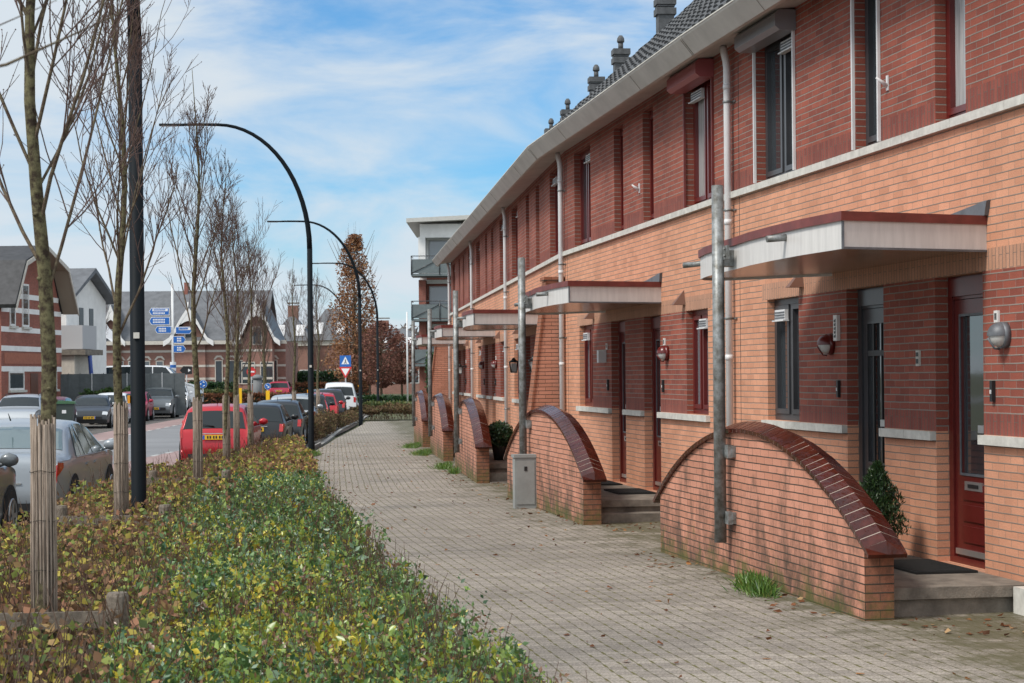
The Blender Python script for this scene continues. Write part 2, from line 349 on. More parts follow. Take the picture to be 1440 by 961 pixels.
def tarmac(name, col, seed=1.0, agg=(.0, .0, .0), crack=True):
    m = mat(name, col, .8); t = m.node_tree; b = t.nodes['Principled BSDF']
    c = N(t, 'ShaderNodeTexCoord'); n = N(t, 'ShaderNodeTexNoise'); n.inputs['Scale'].default_value = .35; n.inputs['Detail'].default_value = 8; t.links.new(c.outputs['Object'], n.inputs['Vector'])
    n2 = N(t, 'ShaderNodeTexNoise'); n2.inputs['Scale'].default_value = 55; n2.inputs['Detail'].default_value = 3; t.links.new(c.outputs['Object'], n2.inputs['Vector'])
    r = N(t, 'ShaderNodeMath', operation='MULTIPLY_ADD'); t.links.new(n.outputs['Fac'], r.inputs[0]); r.inputs[1].default_value = .5; r.inputs[2].default_value = .5
    r2 = N(t, 'ShaderNodeMath', operation='MULTIPLY_ADD'); t.links.new(n2.outputs['Fac'], r2.inputs[0]); r2.inputs[1].default_value = .6; r2.inputs[2].default_value = .95
    mm = N(t, 'ShaderNodeMath', operation='MULTIPLY'); t.links.new(r.outputs[0], mm.inputs[0]); t.links.new(r2.outputs[0], mm.inputs[1])
    v = N(t, 'ShaderNodeVectorMath', operation='SCALE'); v.inputs[0].default_value = col; t.links.new(mm.outputs[0], v.inputs['Scale']); t.links.new(v.outputs[0], b.inputs['Base Color'])
    return m
ROAD = tarmac('pale_asphalt', (.20, .20, .205)); PINK = tarmac('pink_cycle_lane', (.30, .205, .19))
RYS = [y for y in YS if -30 <= y <= 112]
def road_sec(o0, o1, dz):
    return lambda y: [(XR(y) - o0, zr(y) + dz), (XR(y) - o1, zr(y) + dz)]
tag(strip('road', RYS, road_sec(0, 13.5, 0), ROAD, None), kind='structure')
# parking bays in clinkers
def paver(name, c1, c2, joint, bw=.213, rh=.107, moss=0.5, grain=1.0):
    m = bpy.data.materials.new(name); m.use_nodes = True; t = m.node_tree; b = t.nodes['Principled BSDF']; b.inputs['Roughness'].default_value = .82; b.inputs['Specular IOR Level'].default_value = .3
    uv = N(t, 'ShaderNodeUVMap'); 
    wob = N(t, 'ShaderNodeTexNoise'); wob.inputs['Scale'].default_value = 1.1; wob.inputs['Detail'].default_value = 2; t.links.new(uv.outputs[0], wob.inputs['Vector'])
    ws = N(t, 'ShaderNodeVectorMath', operation='MULTIPLY_ADD'); ws.inputs[1].default_value = (.05, .07, 0); t.links.new(wob.outputs['Color'], ws.inputs[0]); t.links.new(uv.outputs[0], ws.inputs[2])
    br = N(t, 'ShaderNodeTexBrick'); br.offset = .5; br.inputs['Color1'].default_value = (*c1, 1); br.inputs['Color2'].default_value = (*c2, 1); br.inputs['Mortar'].default_value = (*joint, 1)
    br.inputs['Scale'].default_value = 1; br.inputs['Brick Width'].default_value = bw; br.inputs['Row Height'].default_value = rh; br.inputs['Mortar Size'].default_value = .0030; br.inputs['Mortar Smooth'].default_value = .1; br.inputs['Bias'].default_value = 0
    t.links.new(ws.outputs[0], br.inputs['Vector'])
    # joints that run along the street are wider and mossy
    sx = N(t, 'ShaderNodeSeparateXYZ'); t.links.new(ws.outputs[0], sx.inputs[0])
    def M(op, a=None, b_=None, c_=None):
        q = N(t, 'ShaderNodeMath', operation=op)
        for i, x in enumerate((a, b_, c_)):
            if x is None: continue
            if isinstance(x, (int, float)): q.inputs[i].default_value = x
            else: t.links.new(x, q.inputs[i])
        return q.outputs[0]
    row = M('FLOOR', M('DIVIDE', sx.outputs['Y'], rh)); off = M('MULTIPLY', M('MODULO', M('ABSOLUTE', row), 2.0), .5)
    fr = M('FRACT', M('SUBTRACT', M('DIVIDE', sx.outputs['X'], bw), off)); d = M('ABSOLUTE', M('SUBTRACT', fr, .5))
    mn = N(t, 'ShaderNodeTexNoise'); mn.inputs['Scale'].default_value = 2.6; mn.inputs['Detail'].default_value = 7; mn.inputs['Roughness'].default_value = .7; t.links.new(uv.outputs[0], mn.inputs['Vector'])
    th = M('MULTIPLY_ADD', mn.outputs['Fac'], -.10, .513)
    jm = M('GREATER_THAN', d, th)
    jw = M('MAXIMUM', M('MULTIPLY', jm, 1.0), br.outputs['Fac'])
    # moss colour in the joints and moss patches
    # tone
    n = N(t, 'ShaderNodeTexNoise'); n.inputs['Scale'].default_value = .45; n.inputs['Detail'].default_value = 9; n.inputs['Roughness'].default_value = .68; t.links.new(uv.outputs[0], n.inputs['Vector'])
    f = N(t, 'ShaderNodeTexNoise'); f.inputs['Scale'].default_value = 60; f.inputs['Detail'].default_value = 2; f.inputs['Roughness'].default_value = .6; t.links.new(uv.outputs[0], f.inputs['Vector'])
    big = N(t, 'ShaderNodeTexNoise'); big.inputs['Scale'].default_value = .16; big.inputs['Detail'].default_value = 3; t.links.new(uv.outputs[0], big.inputs['Vector'])
    k = M('MULTIPLY', M('MULTIPLY', M('MULTIPLY_ADD', n.outputs['Fac'], 1.0, .5), M('MULTIPLY_ADD', big.outputs['Fac'], .8, .6)), M('MULTIPLY_ADD', f.outputs['Fac'], 2.2 * grain, 1 - 1.1 * grain))
    v = N(t, 'ShaderNodeVectorMath', operation='SCALE'); t.links.new(br.outputs['Color'], v.inputs[0]); t.links.new(k, v.inputs['Scale'])
    spk = N(t, 'ShaderNodeTexVoronoi'); spk.inputs['Scale'].default_value = 48; t.links.new(uv.outputs[0], spk.inputs['Vector'])
    sp = M('LESS_THAN', spk.outputs['Distance'], .13)
    m0 = N(t, 'ShaderNodeMix', data_type='RGBA'); m0.inputs['B'].default_value = (.44, .40, .35, 1); t.links.new(M('MULTIPLY', sp, .5), m0.inputs['Factor']); t.links.new(v.outputs[0], m0.inputs['A'])
    mr_ = N(t, 'ShaderNodeMapRange'); mr_.inputs['From Min'].default_value = .40; mr_.inputs['From Max'].default_value = .58; t.links.new(mn.outputs['Fac'], mr_.inputs['Value'])
    mj = N(t, 'ShaderNodeMix', data_type='RGBA'); mj.inputs['A'].default_value = (*joint, 1); mj.inputs['B'].default_value = (.115, .105, .035, 1); t.links.new(M('MULTIPLY', mr_.outputs[0], moss * 1.4), mj.inputs['Factor'])
    m1 = N(t, 'ShaderNodeMix', data_type='RGBA'); t.links.new(jw, m1.inputs['Factor']); t.links.new(m0.outputs['Result'], m1.inputs['A']); t.links.new(mj.outputs['Result'], m1.inputs['B'])
    # green film close to the walls (UV x small = next to the houses)
    gx = N(t, 'ShaderNodeMapRange'); gx.inputs['From Min'].default_value = 1.0; gx.inputs['From Max'].default_value = 2.7; gx.inputs['To Min'].default_value = .12; gx.inputs['To Max'].default_value = -.20
    t.links.new(sx.outputs['X'], gx.inputs['Value']); gm = N(t, 'ShaderNodeTexNoise'); gm.inputs['Scale'].default_value = 1.9; gm.inputs['Detail'].default_value = 8; gm.inputs['Roughness'].default_value = .75; t.links.new(uv.outputs[0], gm.inputs['Vector'])
    gs = M('ADD', M('ADD', gm.outputs['Fac'], gx.outputs[0]), M('MULTIPLY', jw, .09)); gr = N(t, 'ShaderNodeMapRange'); gr.inputs['From Min'].default_value = .46; gr.inputs['From Max'].default_value = .63; gr.inputs['To Max'].default_value = moss * .9; t.links.new(gs, gr.inputs['Value'])
    m2 = N(t, 'ShaderNodeMix', data_type='RGBA'); m2.inputs['B'].default_value = (.080, .074, .036, 1); t.links.new(gr.outputs[0], m2.inputs['Factor']); t.links.new(m1.outputs['Result'], m2.inputs['A'])
    t.links.new(m2.outputs['Result'], b.inputs['Base Color'])
    hgt = M('ADD', M('SUBTRACT', 1.0, jw), M('MULTIPLY', f.outputs['Fac'], .55)); bp = N(t, 'ShaderNodeBump'); bp.inputs['Strength'].default_value = .65; bp.inputs['Distance'].default_value = .006
    t.links.new(hgt, bp.inputs['Height']); t.links.new(bp.outputs[0], b.inputs['Normal'])
    return m
PAVE = paver('concrete_clinker', (.315, .278, .238), (.225, .197, .17), (.10, .088, .06), moss=.95)
PARKP = paver('parking_clinker', (.16, .145, .14), (.12, .11, .105), (.06, .055, .05), moss=.2)
for nm, a, b_ in (('cycle_lane', 2.35, 4.1), ('cycle_lane', 8.2, 9.8)):
    tag(strip(nm, RYS, road_sec(a, b_, .004), PINK, None), kind='structure')
def pk(a, b_):
    o = strip('parking_strip', RYS, road_sec(a, b_, .005), PARKP, None); tag(o, kind='structure')
pk(0, 2.3); pk(9.85, 13.5)
WPAINT = mat('road_paint', (.55, .55, .53), .7, var=.35, vscale=9)
mb = MB()
for off in (4.1, 8.2):
    y = 20.0
    while y < 108:
        y2 = y + 1.2
        q = [(XR(t) - off + s_, t, zr(t) + .009) for t, s_ in ((y, .06), (y2, .06), (y2, -.06), (y, -.06))]
        mb.poly(q); y += 2.4
tag(mb.build('lane_marking', WPAINT), kind='structure')
# roundabout asphalt
mb = MB(); YR = [112, 120, 130, 140, 150, 165]
for a, b_ in zip(YR, YR[1:]):
    mb.poly([(-70, a, g(a) - .09), (-9, a, g(a) - .09), (-9, b_, g(b_) - .09), (-70, b_, g(b_) - .09)])
tag(mb.build('roundabout_road', ROAD), kind='structure')
# pavement: follows the facades, UV x = distance from the facade, UV y = run along the row
mb = MB(); SY = [i * 1.0 - 8 for i in range(0, 95)]
run = 0; prev = None; rows = []
for y in SY:
    fx = facx(y); 
    if prev: run += math.hypot(fx - prev[0], y - prev[1])
    prev = (fx, y)
    L0 = bedr(y) - (.25 if y < 47 else .0)
    cols = []
    for i in range(9):
        x = fx + .25 + (L0 - fx - .25) * i / 8
        cols.append(((x, y, zs(x, y)), ((fx - x), run)))
    rows.append(cols)
for A, C in zip(rows, rows[1:]):
    for i in range(8):
        q = [A[i], A[i + 1], C[i + 1], C[i]]
        mb.poly([p[0] for p in q], uv=[p[1] for p in q])
tag(mb.build('pavement', PAVE), kind='structure')
# kerbs
KERBM = mat('kerb_concrete', (.30, .29, .27), .85, var=.2, vscale=4)
for nm, fx_, sgn in (('kerb', lambda y: XR(y), 1), ('kerb', lambda y: XL(y), -1)):
    mb = MB()
    for a, b_ in zip(RYS, RYS[1:]):
        for (o0, z0, o1, z1) in ((0, -.02, 0, .115), (0, .115, sgn * .13, .115), (sgn * .13, .115, sgn * .13, -.05)):
            mb.poly([(fx_(a) + o0, a, zr(a) + z0), (fx_(a) + o1, a, zr(a) + z1), (fx_(b_) + o1, b_, zr(b_) + z1), (fx_(b_) + o0, b_, zr(b_) + z0)])
    tag(mb.build(nm, KERBM), kind='structure')
# paved edge row beside the planting bed
mb = MB()
for i in range(8, 60):
    y = i * 1.0
    if y < 47 or True:
        a, b_ = y, y + 1
        xa, xb = bedr(a) - .25, bedr(b_) - .25
        for (o0, z0, o1, z1) in ((0, .03, -.06, .03), (-.06, .03, -.06, -.1), (0, -.1, 0, .03)):
            mb.poly([(xa + o0, a, zs(xa, a) + z0), (xa + o1, a, zs(xa, a) + z1), (xb + o1, b_, zs(xb, b_) + z1), (xb + o0, b_, zs(xb, b_) + z0)])
tag(mb.build('bed_kerb', KERBM), kind='structure')
# bed soil
mb = MB()
for a, b_ in zip(SY, SY[1:]):
    if a > 110: break
    xa0, xa1, xb0, xb1 = XR(a) + .13, bedr(a) - .3, XR(b_) + .13, bedr(b_) - .3
    if xa0 > xa1 - .05 or xb0 > xb1 - .05: continue
    mb.poly([(xa0, a, g(a) - .085), (xa1, a, g(a) - .085), (xb1, b_, g(b_) - .085), (xb0, b_, g(b_) - .085)])
tag(mb.build('bed_soil', SOIL), kind='structure')

# ------------------------------------------------------------------ row houses
HW = 5.1; ZT = 5.46
def wall_mesh(m, red_solid=True):
    ops = [(1.17, 2.2, 1.265, 2.52, .10), (3.58, 4.52, .20, 2.52, .14), (.85, 2.15, 3.765, 5.27, .12), (3.87, 4.48, 3.765, 5.27, .115)]
    us = sorted({0, HW, 1.0, .85, 1.17, 2.2, 2.15, 3.58, 4.52, 3.87, 4.48}); zz = sorted({-.8, .2, 1.19, 1.265, 1.43, 2.52, 2.69, 3.69, 3.765, 3.96, 5.27, ZT})
    def zone(u, z):
        if z > 3.765: return 3 if z < 3.96 else 1
        if u > 1.0 and 2.52 < z < 2.69: return 2
        if u > 2.2 and 1.265 < z < 2.52: return 3 if z < 1.43 else 1
        return 0
    mb = MB()
    P = lambda u, y, z: (m * u, y, z)
    for a, b_ in zip(us, us[1:]):
        for c, d in zip(zz, zz[1:]):
            uc, zc = (a + b_) / 2, (c + d) / 2
            if any(o[0] < uc < o[1] and o[2] < zc < o[3] for o in ops): continue
            mb.poly([P(a, 0, c), P(b_, 0, c), P(b_, 0, d), P(a, 0, d)], m=zone(uc, zc))
    for (a, b_, c, d, dp) in ops:
        for uu in (a, b_):
            zb = [c] + [q for q in zz if c < q < d] + [d]
            for e, f in zip(zb, zb[1:]):
                e2 = uu + (.01 if uu == b_ else -.01)
                mt = zone(e2, (e + f) / 2); mt = {3: 1, 2: 0}.get(mt, mt)
                mb.poly([P(uu, 0, e), P(uu, -dp, e), P(uu, -dp, f), P(uu, 0, f)], m=mt, uv=[(0, e), (dp, e), (dp, f), (0, f)])
        mb.poly([P(a, 0, d), P(b_, 0, d), P(b_, -dp, d), P(a, -dp, d)], m=zone((a + b_) / 2, d + .01))
        mb.poly([P(a, 0, c), P(b_, 0, c), P(b_, -dp, c), P(a, -dp, c)], m=0)
    return mb
def frame_ring(mb, m, u0, u1, y0, y1, z0, z1, w, mi=0, wb=None):
    wb = w if wb is None else wb
    mb.box(m * u0, m * (u0 + w), y0, y1, z0, z1, mi); mb.box(m * (u1 - w), m * u1, y0, y1, z0, z1, mi)
    mb.box(m * (u0 + w), m * (u1 - w), y0, y1, z1 - w, z1, mi); mb.box(m * (u0 + w), m * (u1 - w), y0, y1, z0, z0 + wb, mi)
def make_window(par, m, u0, u1, z0, z1, dp, fm, gm, mull=None, sash=True, grille=None):
    mb = MB(); yb = -dp + .0
    frame_ring(mb, m, u0 + .002, u1 - .002, yb - .06, yb + .02, z0 + .002, z1 - .002, .06)
    if mull:
        mb.box(m * (mull - .035), m * (mull + .035), yb - .058, yb + .018, z0 + .062, z1 - .062)
    bays = [(u0 + .062, u1 - .062)] if not mull else [(u0 + .062, mull - .037), (mull + .037, u1 - .062)]
    o = mb.build('window', fm, par)
    for i, (a, b_) in enumerate(bays):
        zt = z1 - .062
        if sash:
            sb = MB(); frame_ring(sb, m, a + .004, b_ - .004, yb - .05, yb + .034, z0 + .066, zt - .004, .052); sb.build('sash', fm, o)
        gb = MB(); gb.poly([(m * (a + .03), yb - .012, z0 + .08), (m * (b_ - .03), yb - .012, z0 + .08), (m * (b_ - .03), yb - .012, zt - .03), (m * (a + .03), yb - .012, zt - .03)])
        gb.build('pane', gm, o)
    if grille:
        a, b_ = grille
        v = MB(); v.box(m * a, m * b_, yb + .036, yb + .075, z1 - .22, z1 - .115); v.box(m * (a - .02), m * (b_ + .02), yb + .036, yb + .10, z1 - .235, z1 - .222)
        for q in range(3): v.box(m * (a + .01), m * (b_ - .01), yb + .076, yb + .083, z1 - .205 + .028 * q, z1 - .192 + .028 * q, 1)
        v.build('vent_grille', [PVC, LEAD], o)
    return o
def roof_mesh(m):
    mb = MB(); y0, z0, y1, z1 = .47, 5.47, -3.1, 8.62
    L = math.hypot(y1 - y0, z1 - z0); dy, dz = (y1 - y0) / L, (z1 - z0) / L; ny, nz = -dz * -1, dy * -1   # normal
    ny, nz = dz, -dy
    nr = 14; st = L / nr; prof = [(0, .0), (.05, .028), (.12, .034), (.19, .028), (.235, .0), (.27, -.006), (.30, 0)]
    nt_ = int(HW / .30)
    for r_ in range(nr):
        l0, l1 = r_ * st, (r_ + 1) * st + .04
        for k in range(nt_):
            for (a, ha), (b_, hb) in zip(prof, prof[1:]):
                def P(u, l, h): return (m * u, y0 + dy * l + ny * h, z0 + dz * l + nz * h)
                ua, ub = k * .30 + a, k * .30 + b_
                mb.poly([P(ua, l0, ha + .045), P(ub, l0, hb + .045), P(ub, l1, hb + .012), P(ua, l1, ha + .012)], smooth=False)
                mb.poly([P(ua, l0, ha + .045), P(ub, l0, hb + .045), P(ub, l0, hb + .015), P(ua, l0, ha + .015)])
    # underlay and back slope
    mb.poly([(0, y0, z0), (m * HW, y0, z0), (m * HW, y1, z1), (0, y1, z1)])
    mb.poly([(0, y1, z1 + .05), (m * HW, y1, z1 + .05), (m * HW, -6.7, 5.5), (0, -6.7, 5.5)])
    mb.box(0, m * HW, y1 - .12, y1 + .12, z1 + .02, z1 + .12)
    return mb
CACHE = {}
def make_house(k, m, fm, label, dark=False, shutter=False, lamp='red', handle_side=1, curtain=False, number=True, idx=0, pane=None):
    org = B[k] if m < 0 else B[k - 1]
    h = empty('row_house', org, R(90 + HU[k]), label, 'house', 'brick row houses along the pavement')
    w_ = wall_mesh(m).build('wall', [B_LIGHT, B_DARK, B_LIGHT_S, B_DARK_S], h)
    # end gables / back closing
    mb = MB()
    mb.poly([(m * HW, -6.6, -.8), (m * HW, -.001, -.8), (m * HW, -.001, 5.4), (m * HW, -3.1, 8.45), (m * HW, -6.6, 5.4)])
    mb.poly([(0, -6.6, -.8), (0, -.001, -.8), (0, -.001, 5.4), (0, -3.1, 8.45), (0, -6.6, 5.4)])
    mb.poly([(0, -6.6, -.8), (m * HW, -6.6, -.8), (m * HW, -6.6, 5.46), (0, -6.6, 5.46)])
    mb.build('rear_wall', [B_LIGHT], h)
    # stone sills and band
    for a, b_ in ((1.10, 2.2), (2.2, 3.58), (4.52, HW)):
        mb = MB(); mb.box(m * (a + .003), m * (b_ - .003), -.12 if a < 2 else -.02, .055, 1.19, 1.262); mb.build('sill', STONE, h)
    mb = MB(); q = 0
    while q < HW - .01:
        e = min(HW, q + 1.02); mb.box(m * (q + .003), m * (e - .003), -.14, .05, 3.693, 3.763); q = e
    mb.build('string_course', STONE, h)
    # gutter with sloping fascia
    mb = MB(); prof = [(.0, 5.40), (.36, 5.36), (.40, 5.28), (.45, 5.28), (.59, 5.455), (.60, 5.475), (.57, 5.475), (.5, 5.42), (.3, 5.45), (0, 5.45)]
    mb.extrude(prof, lambda u, v, ww: (m * ww, u, v), 0, HW)
    for q in (0.02, 2.6):
        mb.extrude([(.452, 5.279), (.594, 5.453), (.597, 5.451), (.455, 5.277)], lambda u, v, ww: (m * ww, u, v), q, q + .006, m=3)
    mb.extrude([(.585, 5.476), (.605, 5.476), (.605, 5.49), (.585, 5.49)], lambda u, v, ww: (m * ww, u, v), 0, HW, m=2)
    mb.build('gutter', [GUTTER, BLACKM, STONE, CONC], h)
    rf = roof_mesh(m).build('roof', TILE, h)
    # chimney
    cu = HW - 2.1 if m < 0 else HW - 2.1
    cu = 3.0
    mb = MB(); cx = m * cu; cy = -2.95
    mb.box(cx - .16, cx + .16, cy - .16, cy + .16, 8.2, 9.15)
    mb.box(cx - .2, cx + .2, cy - .2, cy + .2, 9.0, 9.13); mb.box(cx - .175, cx + .175, cy - .175, cy + .175, 9.16, 9.19); mb.box(cx - .2, cx + .2, cy - .2, cy + .2, 9.2, 9.33)
    ch = mb.build('chimney', TILE, rf)
    mb = MB(); mb.tube([(cx, cy, 9.33), (cx, cy, 9.5)], .06, 10); mb.tube([(cx, cy, 9.5), (cx, cy, 9.53), (cx, cy, 9.6), (cx, cy, 9.66)], [.085, .09, .08, .04], 10)
    mb.build('flue_pipe', TILE, rf)
    mb = MB(); vx = m * 1.7; mb.tube([(vx, cy + .3, 8.0), (vx, cy + .3, 8.9)], .075, 10); mb.tube([(vx, cy + .3, 8.85), (vx, cy + .3, 8.88), (vx, cy + .3, 9.1)], [.07, .11, .11], 10)
    if k < 2: mb.build('vent_pipe', TILE, rf)
    # windows
    gp = pane or GLASS
    make_window(h, m, 1.17, 2.2, 1.265, 2.52, .10, fm, GLASS if dark else GLASSL, mull=1.72, grille=(1.35, 1.68) if m > 0 else (1.35, 1.68))
    make_window(h, m, .85, 2.15, 3.765, 5.27, .12, fm, CURTAIN if curtain else gp, mull=1.5, grille=(1.56, 2.06))
    make_window(h, m, 3.87, 4.48, 3.765, 5.27, .115, fm, gp)
    if shutter:
        pm = mat('grey_shutter_box', (.20, .205, .22), .35) if dark else mat('red_shutter_box', (.30, .08, .085), .4)  # grey lightened so the base colour carries the reflection on the box front
        mb = MB(); mb.extrude([(.003, 5.17), (.17, 5.17), (.22, 5.21), (.22, 5.33), (.18, 5.375), (.003, 5.375)], lambda u, v, ww: (m * ww, u, v), .80, 2.20)
        mb.build('shutter_box', pm, h)
        for u in (.82, 2.135): mb = MB(); mb.box(m * u, m * (u + .03), .003, .03, 3.78, 5.215); mb.build('shutter_rail', PVC if dark else REDP, h)
        if dark:
            for u in (3.83, 4.475): mb = MB(); mb.box(m * u, m * (u + .03), .003, .03, 3.78, 5.3); mb.build('shutter_rail', PVC, h)
    # door
    yb = -.14
    mb = MB(); frame_ring(mb, m, 3.582, 4.518, yb - .06, yb + .03, .202, 2.518, .085, wb=.05)
    mb.box(m * 3.667, m * 4.433, yb - .05, yb + .02, 2.335, 2.43); mb.box(m * 3.64, m * 4.46, yb + .031, yb + .05, 2.36, 2.50)
    fr = mb.build('door_frame', fm, h)
    mb = MB(); u0, u1 = 3.672, 4.428; zt = 2.33
    mb.box(m * u0, m * (u0 + .12), yb - .04, yb + .012, .255, zt); mb.box(m * (u1 - .12), m * u1, yb - .04, yb + .012, .255, zt)
    mb.box(m * (u0 + .12), m * (u1 - .12), yb - .04, yb + .012, zt - .13, zt); mb.box(m * (u0 + .12), m * (u1 - .12), yb - .04, yb + .012, .255, .93)
    for q in range(3): mb.box(m * (u0 + .15), m * (u1 - .15), yb + .012, yb + .024, .38 + q * .17, .38 + q * .17 + .13)
    d = mb.build('door', fm, h)
    mb = MB(); mb.poly([(m * (u0 + .12), yb - .01, .93), (m * (u1 - .12), yb - .01, .93), (m * (u1 - .12), yb - .01, zt - .13), (m * (u0 + .12), yb - .01, zt - .13)]); mb.build('pane', GLASS, d)
    mb = MB(); frame_ring(mb, m, u0 + .105, u1 - .105, yb + .0125, yb + .022, .915, zt - .115, .02); mb.build('glazing_bead', LEAD if not dark else DGREY, d)
    if dark:
        mb = MB()
        mb.box(m * 3.93, m * 3.955, yb + .001, yb + .02, .93, zt - .13); mb.box(m * 4.13, m * 4.155, yb + .001, yb + .02, .93, zt - .13)
        mb.box(m * 3.80, m * 4.31, yb + .0015, yb + .019, 1.9, 1.95); mb.build('glazing_bar', BLACKM, d)
    hs = u1 - .06 if handle_side > 0 else u0 + .06
    mb = MB(); mb.box(m * (hs - .02), m * (hs + .02), yb + .012, yb + .03, 1.12, 1.36); mb.box(m * (hs - .055), m * (hs + .055), yb + .05, yb + .10, 1.27, 1.33); mb.box(m * (hs - .012), m * (hs + .012), yb + .03, yb + .05, 1.28, 1.32)
    mb.build('handle', STEELM, d)
    mb = MB(); mb.box(m * 3.88, m * 4.22, yb + .0125, yb + .028, .80, .87); mb.box(m * 3.95, m * 4.15, yb + .028, yb + .033, .82, .85, 1); mb.build('letter_plate', [STEELM, BLACKM], d)
    mb = MB(); mb.box(m * 3.70, m * 4.40, yb + .0125, yb + .03, .275, .32); mb.build('weather_bar', STEELM, d)
    # wall lamp, number plate, bell between door and window
    lu = 3.17; lz = 2.02
    mb = MB(); 
    lm = {'red': RED, 'grey': LEAD, 'black': BLACKM, 'white': PVC}[lamp]
    if lamp == 'white':
        mb.box(m * (lu - .06), m * (lu + .06), .002, .12, lz - .09, lz + .09); mb.build('wall_lamp', PVC, h)
    elif lamp == 'black':
        mb.box(m * (lu - .03), m * (lu + .03), .002, .05, lz - .04, lz + .04); mb.tube([(m * lu, .05, lz), (m * lu, .2, lz + .02)], .012, 6)
        for z_, r_ in ((lz + .0, .09), (lz - .2, .06)): mb.box(m * lu - r_, m * lu + r_, .2 - r_, .2 + r_, z_ - .01, z_ + .01)
        for a in (-1, 1):
            for b_ in (-1, 1): mb.tube([(m * lu + a * .08, .2 + b_ * .08, lz), (m * lu + a * .055, .2 + b_ * .055, lz - .2)], .008, 4)
        mb.tube([(m * lu, .2, lz), (m * lu, .2, lz + .09)], [.09, .01], 4)
        lo = mb.build('wall_lamp', BLACKM, h)
        b2 = MB(); b2.box(m * lu - .05, m * lu + .05, .15, .25, lz - .19, lz - .02); b2.build('lamp_glass', FROST, lo)
    else:
        mb.tube([(m * lu, .002, lz), (m * lu, .05, lz)], .10, 18); mb.sphere((m * lu, .05, lz), .098, 18, 8, squash=(1, .95, 1), z0=-.05, z1=1)
        mb.tube([(m * lu, .05, lz - .105), (m * lu, .09, lz - .1), (m * lu, .145, lz - .02)], .008, 6)
        lo = mb.build('wall_lamp', lm, h)
        b2 = MB(); b2.sphere((m * lu, .05, lz), .09, 18, 6, squash=(1, .9, 1), z0=-1, z1=-.06); b2.build('lamp_glass', FROST, lo)
    if not dark:
        mb = MB(); mb.box(m * (lu + .10), m * (lu + .17), .002, .02, lz + .10, lz + .19); mb.box(m * (lu + .12), m * (lu + .135), .02, .022, lz + .12, lz + .17, 1); mb.box(m * (lu + .142), m * (lu + .155), .02, .022, lz + .12, lz + .17, 1); mb.build('number_plate', [WHITE, BLACKM], h)
    else:
        mb = MB(); mb.box(m * (lu + .14), m * (lu + .24), .002, .035, lz + .03, lz + .27)
        for q in range(5):
            mb.box(m * (lu + .165), m * (lu + .183), .035, .038, lz + .06 + q * .036, lz + .084 + q * .036, 1); mb.box(m * (lu + .197), m * (lu + .208), .035, .038, lz + .06 + q * .036, lz + .09 + q * .036, 1)
        mb.build('number_plate', [WHITE, BLACKM], h)
    mb = MB(); mb.box(m * (lu + .19), m * (lu + .235), .002, .03, lz - .50, lz - .34); mb.box(m * (lu + .203), m * (lu + .222), .03, .036, lz - .44, lz - .41, 1); mb.build('door_bell', [BLACKM, PVC], h)
    if k == 0 and m > 0:
        mb = MB(); mb.box(4.83, 4.90, .002, .02, 1.80, 1.93); mb.box(4.84, 4.89, .02, .023, 1.82, 1.86, 1); mb.box(4.84, 4.89, .02, .023, 1.88, 1.915, 1); mb.build('name_plate', [STONE, BLACKM], h)
    # hood vent next to the window
    mb = MB(); hu = 2.3
    a, b_, c, d_ = (m * (hu - .07), .002, 2.60), (m * (hu + .07), .002, 2.60), (m * (hu + .07), .15, 2.60), (m * (hu - .07), .15, 2.60); e, f = (m * (hu - .01), .002, 2.78), (m * (hu + .01), .002, 2.78)
    for q in ([a, b_, c, d_], [a, d_, e], [b_, c, f], [d_, c, f, e]): mb.poly(q)
    mb.build('vent_hood', mat('brown_vent', (.16, .08, .055), .5), h)
    # hook/flag holder upstairs
    if (k, m) in ((0, -1), (1, 1)): mb = MB(); mb.box(m * 4.66, m * 4.70, .002, .014, 4.20, 4.33); mb.tube([(m * 4.68, .014, 4.24), (m * 4.68, .11, 4.31)], [.022, .010], 8); mb.build('flag_holder', PVC, h)
    # expansion joint beside the pipe
    mb = MB(); mb.box(m * .20, m * .207, .0, .003, -.2, 5.26); mb.build('expansion_joint', BLACKM, h)
    return h
HS = [
 (0, -1, DGREY, 'row house with dark grey door, dark grey windows and grey roller shutter box', dict(dark=True, shutter=True, lamp='red', handle_side=1)),
 (0, 1, RED, 'nearest row house at the right edge, glossy red door beside round grey wall lamp', dict(lamp='grey', handle_side=-1, curtain=True, pane=CURTAIN)),
 (1, 1, RED, 'third brick row house from the right, with red roller shutter box over its upper window', dict(shutter=True, lamp='red', curtain=True, handle_side=-1)),
 (1, -1, RED, 'red-framed row house right of the sloping brick buttress, behind the second curved garden wall', dict(lamp='white')),
 (2, 1, RED, 'row house just beyond the first sloping brick buttress, with black lantern by its door', dict(lamp='black')),
 (2, -1, RED, 'red-framed row house behind the third curved wall, black lantern beyond its porch', dict(lamp='black')),
 (3, 1, RED, 'sixth row house along, nearer half of the pair behind the fourth curved garden wall', dict(lamp='red')),
 (3, -1, RED, 'seventh row house along, farther half of the pair behind the fourth curved garden wall', dict(lamp='red')),
 (4, 1, RED, 'eighth row house along, the last but one before the far end of the gutter', dict(lamp='black')),
 (4, -1, RED, 'farthest row house at the end of the curving gutter, next to the balcony block', dict(lamp='red')),
]
for k, m, fm, lab, kw in HS: make_house(k, m, fm, lab, **kw)
